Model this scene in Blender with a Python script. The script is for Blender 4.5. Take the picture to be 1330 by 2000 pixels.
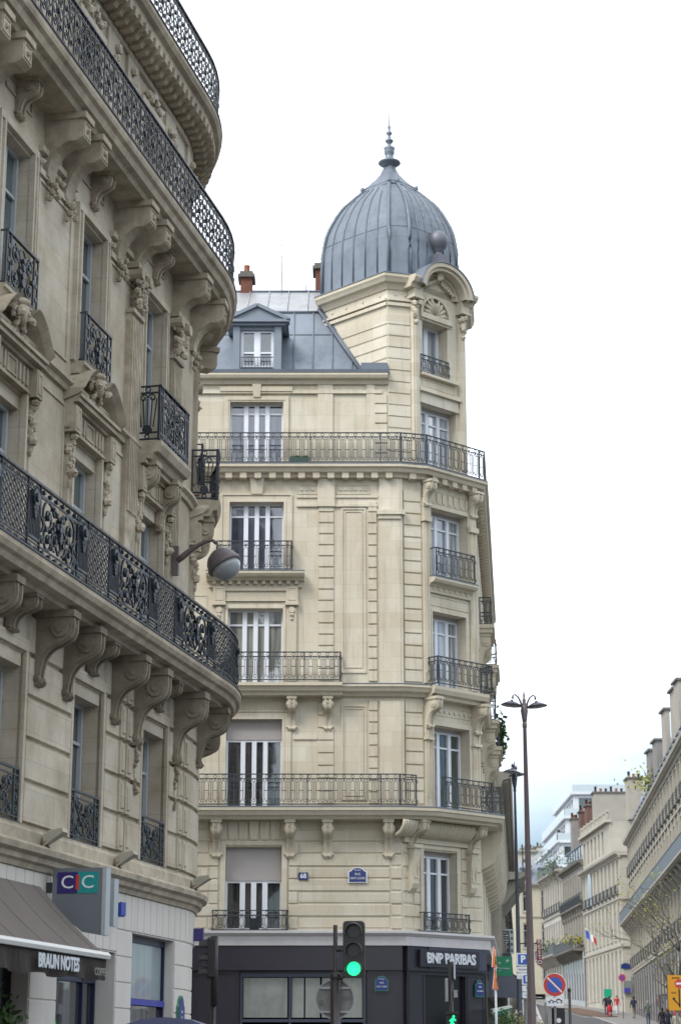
import bpy, bmesh, math, random
from mathutils import Vector, Matrix
random.seed(7)
PI=math.pi
for _o in list(bpy.data.objects): bpy.data.objects.remove(_o)
S=bpy.context.scene; COL=S.collection
# ---------------------------------------------------------------- camera
FP=3900.0; PITCH=math.atan2(1080,FP); EYE=1.6
cam=bpy.data.cameras.new('camera'); camo=bpy.data.objects.new('camera',cam); COL.objects.link(camo); S.camera=camo
camo.location=(0,0,EYE); camo.rotation_euler=(PI/2+PITCH,0,0)
cam.sensor_fit='HORIZONTAL'; cam.sensor_width=36; cam.lens=36*FP/1330; cam.clip_start=.5; cam.clip_end=3000
cam.dof.use_dof=True; cam.dof.focus_distance=44; cam.dof.aperture_fstop=3.2
S.render.resolution_x=680; S.render.resolution_y=1024
# ---------------------------------------------------------------- sky, sun, exposure
SUN_EL=math.radians(48); SUN_AZ=math.radians(-140)   # sun behind the camera, to the left
W=bpy.data.worlds.new('World'); S.world=W; W.use_nodes=True
nt=W.node_tree; nt.nodes.clear(); N=nt.nodes.new; L=nt.links.new
out=N('ShaderNodeOutputWorld'); sky=N('ShaderNodeTexSky'); sky.sky_type='NISHITA'; sky.sun_disc=False
sky.sun_elevation=SUN_EL; sky.sun_rotation=SUN_AZ
b1=N('ShaderNodeBackground'); b1.inputs[1].default_value=.05; L(sky.outputs[0],b1.inputs[0])
tc=N('ShaderNodeTexCoord'); sep=N('ShaderNodeSeparateXYZ'); L(tc.outputs['Generated'],sep.inputs[0])
nz=N('ShaderNodeTexNoise'); nz.inputs['Scale'].default_value=5; nz.inputs['Detail'].default_value=5
mp=N('ShaderNodeMapping'); mp.inputs['Scale'].default_value=(1,1,3.0); L(tc.outputs['Generated'],mp.inputs[0]); L(mp.outputs[0],nz.inputs[0])
ma=N('ShaderNodeMath'); ma.operation='MULTIPLY_ADD'; ma.inputs[1].default_value=.10; L(nz.outputs[0],ma.inputs[0]); L(sep.outputs[2],ma.inputs[2])
mx=N('ShaderNodeMath'); mx.operation='MULTIPLY_ADD'; mx.inputs[1].default_value=-.12; L(sep.outputs[0],mx.inputs[0]); L(ma.outputs[0],mx.inputs[2])
rp=N('ShaderNodeValToRGB'); L(mx.outputs[0],rp.inputs[0])
rp.color_ramp.elements[0].position=.13; rp.color_ramp.elements[0].color=(.0,.03,.07,1)
rp.color_ramp.elements[1].position=.25; rp.color_ramp.elements[1].color=(.93,.955,.97,1)
b2=N('ShaderNodeBackground'); b2.inputs[1].default_value=.92; L(rp.outputs[0],b2.inputs[0])
ad=N('ShaderNodeAddShader'); L(b1.outputs[0],ad.inputs[0]); L(b2.outputs[0],ad.inputs[1]); L(ad.outputs[0],out.inputs[0])
sl=bpy.data.lights.new('sun','SUN'); sl.energy=1.3; sl.angle=math.radians(20); sl.color=(1,.96,.9)
so=bpy.data.objects.new('sun',sl); COL.objects.link(so); so.location=(-20,-20,40)
_d=Vector((math.sin(SUN_AZ)*math.cos(SUN_EL),math.cos(SUN_AZ)*math.cos(SUN_EL),math.sin(SUN_EL)))
so.rotation_euler=_d.to_track_quat('Z','Y').to_euler()
S.view_settings.view_transform='Standard'; S.view_settings.look='None'; S.view_settings.gamma=1
S.view_settings.exposure=.88; S.view_settings.use_curve_mapping=False
# ---------------------------------------------------------------- measuring helpers: a pixel of the photograph seen at a distance or height
_cp,_sp=math.cos(PITCH),math.sin(PITCH)
def _ray(px,py):
    b=(1000-py)/FP; return ((px-665)/FP,_cp-b*_sp,_sp+b*_cp)
def atY(px,py,Y):
    r=_ray(px,py); k=Y/r[1]; return Vector((r[0]*k,Y,EYE+r[2]*k))
def atZ(px,py,z):
    r=_ray(px,py); k=(z-EYE)/r[2]; return Vector((r[0]*k,r[1]*k,z))
def gz(y): return 0 if y<60 else .048*(y-60)
# ---------------------------------------------------------------- materials
MATS={}
def mat(name,col,rough=.6,metal=0,emis=0,noise=0,nscale=3,bump=0,bscale=20,streak=0,brick=None,spec=.5,col2=None,az=None,coat=0):
    if name in MATS: return MATS[name]
    m=bpy.data.materials.new(name); MATS[name]=m; m.use_nodes=True; t=m.node_tree; b=t.nodes['Principled BSDF']
    N=t.nodes.new; L=t.links.new
    b.inputs['Base Color'].default_value=(*col,1); b.inputs['Roughness'].default_value=rough; b.inputs['Metallic'].default_value=metal
    b.inputs['Specular IOR Level'].default_value=spec; b.inputs['Coat Weight'].default_value=coat
    if emis:
        b.inputs['Emission Color'].default_value=(*col,1); b.inputs['Emission Strength'].default_value=emis
    geo=N('ShaderNodeNewGeometry'); pos=geo.outputs['Position']
    cur=None
    def rgb(c): 
        n=N('ShaderNodeRGB'); n.outputs[0].default_value=(*c,1); return n.outputs[0]
    def mixc(f,a,c,mode='MIX'):
        n=N('ShaderNodeMix'); n.data_type='RGBA'; n.blend_type=mode
        if isinstance(f,float): n.inputs[0].default_value=f
        else: L(f,n.inputs[0])
        L(a,n.inputs[6]); L(c,n.inputs[7]); return n.outputs[2]
    def noi(scale,vec,det=4,ro=.6):
        n=N('ShaderNodeTexNoise'); n.inputs['Scale'].default_value=scale; n.inputs['Detail'].default_value=det; n.inputs['Roughness'].default_value=ro; L(vec,n.inputs['Vector']); return n.outputs[0]
    def rng(v,a,b_,c=0,d=1):
        n=N('ShaderNodeMapRange'); n.inputs[1].default_value=a; n.inputs[2].default_value=b_; n.inputs[3].default_value=c; n.inputs[4].default_value=d; L(v,n.inputs[0]); return n.outputs[0]
    if noise or brick or streak:
        cur=rgb(col); c2=col2 or tuple(x*.55 for x in col)
        if brick:
            bw,bh,bc=brick; a=math.radians(az or 90)
            dt=N('ShaderNodeVectorMath'); dt.operation='DOT_PRODUCT'; dt.inputs[1].default_value=(math.sin(a),math.cos(a),0); L(pos,dt.inputs[0])
            sp=N('ShaderNodeSeparateXYZ'); L(pos,sp.inputs[0]); cb=N('ShaderNodeCombineXYZ'); L(dt.outputs['Value'],cb.inputs[0]); L(sp.outputs[2],cb.inputs[1])
            br=N('ShaderNodeTexBrick'); L(cb.outputs[0],br.inputs['Vector']); br.inputs['Scale'].default_value=1
            br.inputs['Brick Width'].default_value=bw; br.inputs['Row Height'].default_value=bh; br.inputs['Mortar Size'].default_value=.006; br.inputs['Mortar Smooth'].default_value=.5
            br.inputs['Color1'].default_value=(*col,1); br.inputs['Color2'].default_value=(*bc,1); br.inputs['Mortar'].default_value=(*[x*.72 for x in bc],1)
            cur=br.outputs['Color']
        if noise:
            f=rng(noi(nscale,pos,6,.65),.38,.72,0,noise); cur=mixc(f,cur,rgb(c2))
            f=rng(noi(nscale*.18,pos,3),.4,.7,0,noise*.7); cur=mixc(f,cur,rgb(tuple(x*.8 for x in c2)))
        if streak:
            mpn=N('ShaderNodeMapping'); mpn.inputs['Scale'].default_value=(5,5,.35); L(pos,mpn.inputs[0])
            f=rng(noi(1.2,mpn.outputs[0],5,.7),.52,.78,0,streak); cur=mixc(f,cur,rgb(tuple(x*.45 for x in col)))
        L(cur,b.inputs['Base Color'])
    if bump:
        bn=N('ShaderNodeBump'); bn.inputs['Strength'].default_value=bump; bn.inputs['Distance'].default_value=.02
        L(noi(bscale,pos,5,.65),bn.inputs['Height']); L(bn.outputs[0],b.inputs['Normal'])
    if rough<.9 and noise and metal:
        L(rng(noi(nscale*2,pos),.3,.7,rough*.75,min(1,rough*1.3)),b.inputs['Roughness'])
    return m
def M_glass(name,base,rough=.04,var=0,inner=None):
    """window glass with the room or curtain seen behind it"""
    if name in MATS: return MATS[name]
    m=mat(name,base,rough=rough,spec=.6); t=m.node_tree; b=t.nodes['Principled BSDF']; N=t.nodes.new; L=t.links.new
    g=N('ShaderNodeNewGeometry'); mp=N('ShaderNodeMapping'); mp.inputs['Scale'].default_value=(7,7,.25) if inner else (1.5,1.5,.8); L(g.outputs['Position'],mp.inputs[0])
    n=N('ShaderNodeTexNoise'); n.inputs['Scale'].default_value=1.1; n.inputs['Detail'].default_value=3; L(mp.outputs[0],n.inputs[0])
    r=N('ShaderNodeValToRGB'); L(n.outputs[0],r.inputs[0]); r.color_ramp.elements[0].position=.38; r.color_ramp.elements[1].position=.66
    r.color_ramp.elements[0].color=(*base,1); r.color_ramp.elements[1].color=(*(inner or tuple(min(1,x*2.2+.015) for x in base)),1)
    L(r.outputs[0],b.inputs['Base Color'])
    n2=N('ShaderNodeTexNoise'); n2.inputs['Scale'].default_value=1.3; L(g.outputs['Position'],n2.inputs[0])
    bp=N('ShaderNodeBump'); bp.inputs['Strength'].default_value=.06; bp.inputs['Distance'].default_value=.05; L(n2.outputs[0],bp.inputs['Height']); L(bp.outputs[0],b.inputs['Normal'])
    b.inputs['IOR'].default_value=1.9 if base[0]<.04 else 2.3; b.inputs['Coat Weight'].default_value=.6; b.inputs['Coat Roughness'].default_value=.02
    return m
CREAM=(.575,.52,.405); CREAM2=(.44,.385,.265)
STONE_C=mat('pale cream limestone',CREAM,.85,noise=.42,nscale=1.3,col2=(.44,.375,.26),bump=.25,bscale=14,streak=.5,brick=(.95,.42,(.655,.61,.505)),az=90)
TRIM_C=mat('cream limestone trim',(.565,.51,.40),.85,noise=.25,nscale=4,col2=(.38,.33,.235),bump=.2,bscale=20,streak=.3)
STONE_L=mat('weathered grey limestone',(.58,.515,.41),.88,noise=.65,nscale=1.4,col2=(.28,.215,.13),bump=.35,bscale=16,streak=.45,brick=(1.1,.42,(.52,.475,.39)),az=12.5)
TRIM_L=mat('weathered limestone trim',(.51,.44,.335),.88,noise=.65,nscale=3.0,col2=(.15,.12,.08),bump=.45,bscale=22,streak=.55)
SOOT_SHADE_L=mat('sooty shaded limestone trim',(.30,.26,.195),.9,noise=.7,nscale=3.0,col2=(.11,.085,.055),bump=.5,bscale=22,streak=.5)  # lower balcony consoles: some soot, mostly under-balcony shade put into the colour
WHITE_L=mat('whitened limestone',(.58,.55,.50),.85,noise=.25,nscale=3,col2=(.45,.42,.38),bump=.2,streak=.25)
FLASH=mat('zinc sheet',(.20,.23,.27),.5,metal=.35,noise=.6,nscale=1.1,col2=(.105,.13,.16),streak=.55,bump=.1,bscale=4)
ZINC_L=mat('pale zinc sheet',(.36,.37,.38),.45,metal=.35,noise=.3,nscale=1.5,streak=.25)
LEAD=mat('dark lead edge',(.055,.06,.075),.6,noise=.3)
IRON=mat('dark iron',(.018,.023,.032),.45,metal=.3,noise=.3,nscale=8,col2=(.035,.04,.045))
IRON_G=mat('grey painted iron',(.045,.052,.058),.5,metal=.2)
WHITEP=mat('white paint',(.72,.75,.80),.4,noise=.1,nscale=5)
GREYP=mat('grey paint',(.40,.43,.44),.5,noise=.15)
BLIND=mat('lilac grey blind',(.40,.37,.36),.7,noise=.12,nscale=3)
GL_D=M_glass('dark glass',(.012,.014,.018),inner=(.06,.068,.075)); GL_B=M_glass('dusky blue glass',(.03,.035,.055),inner=(.07,.085,.13)); GL_C=M_glass('curtained glass',(.12,.13,.125),inner=(.34,.34,.31)); GL_W=M_glass('white curtained glass',(.14,.17,.20),inner=(.55,.58,.62))
GL_G=M_glass('greenish glass',(.03,.045,.045)); GL_F=M_glass('frosted glass',(.16,.22,.25),rough=.25,inner=(.22,.28,.31))
BRICK=mat('red brick',(.15,.055,.035),.9,noise=.4,nscale=9,brick=(.22,.075,(.18,.075,.05)),az=90)
TERRA=mat('terracotta',(.30,.11,.06),.8,noise=.3,nscale=8)
AUB=mat('aubergine grey panel',(.030,.026,.036),.28,noise=.15,nscale=1.5)
AUB2=mat('slate blue grey panel',(.05,.058,.085),.4,noise=.15,nscale=1.5)
FASC_W=mat('pale stone fascia',(.58,.56,.56),.7,noise=.2,nscale=3,streak=.2)
BROWN_C=mat('taupe awning cloth',(.135,.112,.10),.9,noise=.5,nscale=1.2,col2=(.095,.08,.072),bump=.3,bscale=60)
BROWN_D=mat('dark brown valance cloth',(.032,.024,.020),.9,noise=.3,nscale=2)
POLE=mat('brown grey painted steel',(.15,.115,.115),.5,metal=.2,noise=.25,nscale=3)
POLE_B=mat('blue grey painted steel',(.06,.072,.095),.5,metal=.2,noise=.25,nscale=3)
BLACKP=mat('black plastic',(.012,.011,.011),.45); ALU=mat('brushed aluminium',(.45,.46,.47),.35,metal=.8,noise=.2)
GREYB=mat('grey sign back',(.16,.155,.145),.55,metal=.2,noise=.25,nscale=6)
SIGNW=mat('white sign face',(.74,.76,.78),.4,noise=.08); BLUE=mat('sign blue',(.03,.10,.42),.4); RED=mat('sign red',(.52,.04,.03),.4)
NAVY=mat('enamel navy blue',(.02,.035,.16),.3); GREEN_E=mat('enamel green',(.03,.20,.12),.35); ORANGE=mat('sign orange',(.75,.30,.02),.45); REDO=mat('sign orange red',(.62,.11,.02),.45)
YEL=mat('sign yellow',(.66,.30,.005),.5); INK=mat('black ink',(.012,.012,.012),.5); TEALS=mat('teal sign',(.01,.26,.25),.35); PURP=mat('deep violet sign',(.03,.015,.14),.35); CICG=mat('silver grey sign case',(.20,.22,.24),.35,metal=.4,noise=.15,nscale=2)
BGREEN=mat('bank green',(.005,.20,.09),.4); LEAF=mat('green leaves',(.055,.11,.025),.7,noise=.5,nscale=6,col2=(.02,.05,.01)); LEAFY=mat('young yellow green leaves',(.26,.26,.03),.7,noise=.4,nscale=4); BARK=mat('grey bark',(.16,.145,.115),.9,noise=.4,nscale=6)
ASPH=mat('asphalt',(.06,.06,.062),.85,noise=.3,nscale=1.2,bump=.3,bscale=40); PAVE=mat('pavement asphalt and stone',(.20,.19,.175),.85,noise=.35,nscale=.8,bump=.2,bscale=30); KERB=mat('granite kerb',(.36,.35,.33),.8,noise=.3); SOIL=mat('bare brown soil',(.11,.06,.035),.95,noise=.5,nscale=2)
ROADM=mat('road marking paint',(.7,.7,.68),.7,noise=.2)
# ---------------------------------------------------------------- frames: (s along the wall, o outwards, z up)
class Fr:
    def __init__(f,P,az,L=None):
        a=math.radians(az); f.P=Vector((P[0],P[1])); f.d=Vector((math.sin(a),math.cos(a))); f.n=Vector((f.d.y,-f.d.x)); f.L=L
    def __call__(f,s,o,z):
        p=f.P+f.d*s+f.n*o; return (p.x,p.y,z)
    def br(f,a,b): return []
    def dn(f,s): return f.d,f.n
    def shift(f,s,o=0): 
        p=f.P+f.d*s+f.n*o; g=Fr((0,0),0); g.P=p; g.d=f.d; g.n=f.n; g.L=None; return g
class ArcFr:
    """straight wall, then a rounded corner turning left, then straight again"""
    def __init__(f,P,az,s0,R,turn):
        a=math.radians(az); f.P=Vector((P[0],P[1])); f.d=Vector((math.sin(a),math.cos(a))); f.n=Vector((f.d.y,-f.d.x)); f.s0=s0; f.R=R; f.t=math.radians(turn); f.s1=s0+R*f.t
        f.C=f.P+f.d*s0-f.n*R
    def dn(f,s):
        if s<=f.s0: return f.d,f.n
        a=min((s-f.s0)/f.R,f.t); c,q=math.cos(a),math.sin(a)
        n=Vector((f.n.x*c-f.n.y*q,f.n.x*q+f.n.y*c)); return Vector((-n.y,n.x)),n
    def __call__(f,s,o,z):
        if s<=f.s0: p=f.P+f.d*s+f.n*o
        else:
            d,n=f.dn(s); p=f.C+n*(f.R+o)
            if s>f.s1: p=p+d*(s-f.s1)
        return (p.x,p.y,z)
    def br(f,a,b):
        r=[]; st=f.R*math.radians(4); k=f.s0
        while k<f.s1+1e-6:
            if a+1e-4<k<b-1e-4: r.append(k)
            k+=st
        return r
class PolyFr:
    def __init__(f,pts):
        f.p=[Vector(q) for q in pts]; f.cum=[0]; f.seg=[]
        for a,b in zip(f.p,f.p[1:]):
            d=(b-a).normalized(); f.seg.append((d,Vector((d.y,-d.x)))); f.cum.append(f.cum[-1]+(b-a).length)
        f.m=[]
        for i in range(len(f.p)):
            if i==0: f.m.append(f.seg[0][1])
            elif i==len(f.p)-1: f.m.append(f.seg[-1][1])
            else:
                n0,n1=f.seg[i-1][1],f.seg[i][1]; h=(n0+n1).normalized(); f.m.append(h/max(.3,h.dot(n0)))
    def __call__(f,s,o,z):
        i=0
        while i<len(f.seg)-1 and s>f.cum[i+1]+1e-9: i+=1
        t=(s-f.cum[i])/(f.cum[i+1]-f.cum[i]); p=(f.p[i]+f.m[i]*o).lerp(f.p[i+1]+f.m[i+1]*o,t); return (p.x,p.y,z)
    def br(f,a,b): return [c for c in f.cum[1:-1] if a+1e-4<c<b-1e-4]
    def dn(f,s):
        i=0
        while i<len(f.seg)-1 and s>f.cum[i+1]+1e-9: i+=1
        return f.seg[i]
# ---------------------------------------------------------------- mesh builder
class MB:
    rr=random.Random(3)
    def __init__(m): m.v=[]; m.f=[]; m.mi=[]; m.sm=[]; m.cur=0
    def face(m,idx,sm=False): m.f.append(idx); m.mi.append(m.cur); m.sm.append(sm)
    def add(m,vs,fs,sm=False):
        b=len(m.v); m.v.extend(vs)
        for q in fs: m.face([b+i for i in q],sm)
    def quad(m,a,b,c,d): m.add([a,b,c,d],[(0,1,2,3)])
    def ext(m,F,s0,s1,poly,caps=True,sm=False):
        S_=[s0]+F.br(min(s0,s1),max(s0,s1))+[s1]; n=len(poly); b=len(m.v)
        for s in S_:
            for (o,z) in poly: m.v.append(F(s,o,z))
        for k in range(len(S_)-1):
            for i in range(n):
                j=(i+1)%n; m.face([b+k*n+i,b+k*n+j,b+(k+1)*n+j,b+(k+1)*n+i],sm)
        if caps:
            m.face([b+i for i in range(n)][::-1]); e=b+(len(S_)-1)*n; m.face([e+i for i in range(n)])
    def box(m,F,s0,s1,o0,o1,z0,z1): m.ext(F,s0,s1,[(o0,z0),(o1,z0),(o1,z1),(o0,z1)])
    def raised(m,F,s0,s1,z0,z1,o,h,b):
        if s1-s0<2.2*b or z1-z0<2.2*b: return
        A=[(s0,z0),(s1,z0),(s1,z1),(s0,z1)]; B=[(s0+b,z0+b),(s1-b,z0+b),(s1-b,z1-b),(s0+b,z1-b)]
        br=F.br(s0,s1)
        if not br:
            m.add([F(s,o,z) for s,z in A]+[F(s,o+h,z) for s,z in B],[(4,5,6,7),(0,1,5,4),(1,2,6,5),(2,3,7,6),(3,0,4,7)])
        else: m.ext(F,s0+b/2,s1-b/2,[(o,z0),(o+h,z0+b),(o+h,z1-b),(o,z1)])
    def sunk(m,F,s0,s1,z0,z1,o,w=.05,h=.03):
        """raised moulding frame round a panel"""
        for a,b,c,d in ((s0,s1,z0,z0+w),(s0,s1,z1-w,z1),(s0,s0+w,z0+w,z1-w),(s1-w,s1,z0+w,z1-w)): m.box(F,a,b,o-.01,o+h,c,d)
    def wall(m,F,s0,s1,z0,z1,o,ops,depth=.35):
        ss=sorted(set([s0,s1]+[x for q in ops for x in q[:2] if s0<x<s1])); zs=sorted(set([z0,z1]+[x for q in ops for x in q[2:4] if z0<x<z1]))
        for a,b in zip(ss,ss[1:]):
            for c,d in zip(zs,zs[1:]):
                cs,cz=(a+b)/2,(c+d)/2
                if any(q[0]<cs<q[1] and q[2]<cz<q[3] for q in ops): continue
                sub=[a]+F.br(a,b)+[b]
                for x,y in zip(sub,sub[1:]): m.quad(F(x,o,c),F(y,o,c),F(y,o,d),F(x,o,d))
        for q in ops:
            a,b,c,d=q[:4]; sub=[a]+F.br(a,b)+[b]
            m.quad(F(a,o,c),F(a,o,d),F(a,o-depth,d),F(a,o-depth,c)); m.quad(F(b,o,c),F(b,o-depth,c),F(b,o-depth,d),F(b,o,d))
            for x,y in zip(sub,sub[1:]):
                m.quad(F(x,o,c),F(x,o-depth,c),F(y,o-depth,c),F(y,o,c)); m.quad(F(x,o,d),F(y,o,d),F(y,o-depth,d),F(x,o-depth,d))
    def bar(m,F,p,q,o,w,t=None):
        t=t or w; dx,dz=q[0]-p[0],q[1]-p[1]; l=math.hypot(dx,dz)
        if l<1e-6: return
        nx,nz=-dz/l*w/2,dx/l*w/2; b=len(m.v)
        for (s,z) in (p,q):
            for a,c in ((1,-1),(1,1),(-1,1),(-1,-1)): m.v.append(F(s+nx*a,o+c*t/2,z+nz*a))
        for i in range(4):
            j=(i+1)%4; m.face([b+i,b+j,b+4+j,b+4+i])
    def pl(m,F,pts,o,w,t=None,closed=False):
        if closed: pts=list(pts)+[pts[0]]
        for a,b in zip(pts,pts[1:]): m.bar(F,a,b,o,w,t)
    def disc(m,F,s,z,o0,o1,r,n=10):
        P=[(s+r*math.cos(2*PI*i/n),z+r*math.sin(2*PI*i/n)) for i in range(n)]; b=len(m.v)
        for o in (o0,o1):
            for a,c in P: m.v.append(F(a,o,c))
        for i in range(n):
            j=(i+1)%n; m.face([b+i,b+j,b+n+j,b+n+i])
        m.face([b+n+i for i in range(n)]); m.face([b+i for i in range(n)][::-1])
    def tube(m,pts,r,n=6,cap=True,sm=True):
        pts=[Vector(p) for p in pts]; R=r if isinstance(r,(list,tuple)) else [r]*len(pts); b=len(m.v)
        up=Vector((0,0,1))
        for i,p in enumerate(pts):
            d=(pts[min(i+1,len(pts)-1)]-pts[max(i-1,0)]).normalized(); x=d.cross(up)
            if x.length<.05: x=d.cross(Vector((0,1,0)))
            x.normalize(); y=d.cross(x)
            for k in range(n):
                a=2*PI*k/n; m.v.append(tuple(p+x*(R[i]*math.cos(a))+y*(R[i]*math.sin(a))))
        for i in range(len(pts)-1):
            for k in range(n):
                j=(k+1)%n; m.face([b+i*n+k,b+i*n+j,b+(i+1)*n+j,b+(i+1)*n+k],sm)
        if cap: m.face([b+k for k in range(n)]); m.face([b+(len(pts)-1)*n+k for k in range(n)])
    def lathe(m,c,prof,n=20,sm=True,T=None):
        b=len(m.v)
        for (r,z) in prof:
            for k in range(n):
                a=2*PI*k/n; p=Vector((r*math.cos(a),r*math.sin(a),z)); p=(T@p) if T else p
                m.v.append((c[0]+p.x,c[1]+p.y,c[2]+p.z))
        for i in range(len(prof)-1):
            for k in range(n):
                j=(k+1)%n; m.face([b+i*n+k,b+i*n+j,b+(i+1)*n+j,b+(i+1)*n+k],sm)
        m.face([b+k for k in range(n)][::-1]); m.face([b+(len(prof)-1)*n+k for k in range(n)])
    def blob(m,c,rx,ry,rz,n=8,k=5):
        prof=[(math.sin(PI*i/k)*1,-math.cos(PI*i/k)) for i in range(k+1)]; b=len(m.v)
        for (r,z) in prof:
            for q in range(n):
                a=2*PI*q/n; m.v.append((c[0]+max(r,.02)*math.cos(a)*rx,c[1]+max(r,.02)*math.sin(a)*ry,c[2]+z*rz))
        for i in range(k):
            for q in range(n):
                j=(q+1)%n; m.face([b+i*n+q,b+i*n+j,b+(i+1)*n+j,b+(i+1)*n+q],True)
    def fblob(m,F,s,o,z,r,rz=None):
        b=len(m.v); f0=len(m.f); m.blob(F(s,o,z),r,r,rz or r,6,4); c=F(s,o,z)
        for i in range(b,len(m.v)):
            k=.72+.5*m.rr.random(); q=m.v[i]; m.v[i]=tuple(c[j]+(q[j]-c[j])*k for j in range(3))
        for i in range(f0,len(m.sm)): m.sm[i]=False
    def cube(m,c,sx,sy,sz,T=None):
        vs=[]
        for x in (-1,1):
            for y in (-1,1):
                for z in (-1,1):
                    p=Vector((x*sx/2,y*sy/2,z*sz/2)); p=T@p if T else p; vs.append((c[0]+p.x,c[1]+p.y,c[2]+p.z))
        m.add(vs,[(0,1,3,2),(4,6,7,5),(0,4,5,1),(2,3,7,6),(0,2,6,4),(1,5,7,3)])
    def obj(m,name,mats,parent=None,normals=True,weld=False):
        me=bpy.data.meshes.new(name); me.from_pydata([tuple(v) for v in m.v],[],m.f)
        for q in (mats if isinstance(mats,(list,tuple)) else [mats]): me.materials.append(q)
        me.polygons.foreach_set('material_index',m.mi); me.polygons.foreach_set('use_smooth',m.sm); me.update()
        if normals:
            bm=bmesh.new(); bm.from_mesh(me); bmesh.ops.recalc_face_normals(bm,faces=bm.faces); bm.to_mesh(me); bm.free()
        return link(name,me,parent)
def wloc(o):
    v=Vector(o.location)
    return v if o.parent is None else v+wloc(o.parent)
def link(name,me,parent=None):
    o=bpy.data.objects.new(name,me); COL.objects.link(o)
    if parent: o.parent=parent; o.location=-wloc(parent)
    return o
def tag(o,label,cat,group=None,kind=None):
    if label: o['label']=label
    if cat: o['category']=cat
    if group: o['group']=group
    if kind: o['kind']=kind
    return o
def thing(name,loc,label,cat,group=None):
    o=bpy.data.objects.new(name,None); COL.objects.link(o); o.location=loc; o.empty_display_size=.3; return tag(o,label,cat,group)
def struct(name,mb,m):
    o=mb.obj(name,m,normals=False); o['kind']='structure'; return o
def text(s,size,F,sc,o,z,parent,m,name='lettering',ext=.01,bold=0,sx=1,align='CENTER'):
    cu=bpy.data.curves.new('t','FONT'); cu.body=s; cu.size=size; cu.extrude=ext; cu.offset=bold; cu.align_x=align; cu.align_y='CENTER'; cu.resolution_u=3
    ob=bpy.data.objects.new('t',cu); COL.objects.link(ob); dg=bpy.context.evaluated_depsgraph_get(); dg.update()
    me=bpy.data.meshes.new_from_object(ob.evaluated_get(dg)); bpy.data.objects.remove(ob)
    d,n=F.dn(sc); p=F(sc,o,z); M=Matrix(((d.x*sx,0,n.x,p[0]),(d.y*sx,0,n.y,p[1]),(0,1,0,p[2]),(0,0,0,1))); me.transform(M)
    me.materials.clear(); me.materials.append(m); me.name=name; return link(name,me,parent)
def circ(cx,cz,r,n=8,a0=0,a1=2*PI): return [(cx+r*math.cos(a0+(a1-a0)*i/n),cz+r*math.sin(a0+(a1-a0)*i/n)) for i in range(n+1)]
def spiral(cx,cz,r0,r1,a0,turns,n=12): return [(cx+(r0+(r1-r0)*i/n)*math.cos(a0+turns*2*PI*i/n),cz+(r0+(r1-r0)*i/n)*math.sin(a0+turns*2*PI*i/n)) for i in range(n+1)]
def mir(pts,c): return [(2*c-x,z) for x,z in pts]
def crv(pts,n=4):
    """catmull-rom through points"""
    r=[]; P=[pts[0]]+list(pts)+[pts[-1]]
    for i in range(1,len(P)-2):
        for k in range(n):
            t=k/n; a,b,c,d=P[i-1],P[i],P[i+1],P[i+2]
            r.append(tuple(.5*((2*b[j])+(-a[j]+c[j])*t+(2*a[j]-5*b[j]+4*c[j]-d[j])*t*t+(-a[j]+3*b[j]-3*c[j]+d[j])*t**3) for j in (0,1)))
    r.append(pts[-1]); return r
# ---------------------------------------------------------------- repeated building parts
def window(par,F,s0,s1,z0,z1,o,gl=GL_D,leaves=2,transom=.78,blind=0,fr=WHITEP,wide=.10,quad4=False,name='window'):
    """casement: frame mesh with a pane child; o = plane of the wall"""
    m=MB(); w=s1-s0; q=o-.24
    zt=z1-blind; e=.05
    for a,b in ((s0,s0+e),(s1-e,s1)): m.box(F,a,b,q-.05,q+.03,z0,zt)
    m.box(F,s0+e,s1-e,q-.05,q+.03,zt-.06,zt); m.box(F,s0+e,s1-e,q-.05,q+.03,z0,z0+.10)
    if quad4:  # wide white stiles, four columns of glass
        cs=[s0+w*.30,s0+w*.5,s0+w*.70] if leaves==4 else [s0+w*.36,s0+w*.68]
        for c in cs: m.box(F,c-wide*.75,c+wide*.75,q-.03,q+.05,z0+.1,zt-.06)
    else:
        for k in range(1,leaves): c=s0+w*k/leaves; m.box(F,c-wide/2,c+wide/2,q-.03,q+.045,z0+.1,zt-.06)
        for k in range(leaves):
            a=s0+w*k/leaves; b=a+w/leaves
            m.box(F,a+(.05 if k==0 else wide/2),a+(.05 if k==0 else wide/2)+.035,q-.03,q+.035,z0+.1,zt-.06); m.box(F,b-(.05 if k==leaves-1 else wide/2)-.035,b-(.05 if k==leaves-1 else wide/2),q-.03,q+.035,z0+.1,zt-.06)
    if transom: zz=z0+(zt-z0)*transom; m.box(F,s0+e,s1-e,q-.028,q+.02,zz-.025,zz+.025)
    W_=m.obj(name,fr,par); g=MB(); g.box(F,s0+.02,s1-.02,q-.08,q-.03,z0+.02,z1-.02 if not blind else zt); g.obj('pane',gl,W_)
    if blind: g=MB(); g.box(F,s0+.01,s1-.01,q-.06,q+.06,zt,z1+.02); g.obj('blind',BLIND,W_)
    return W_
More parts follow.
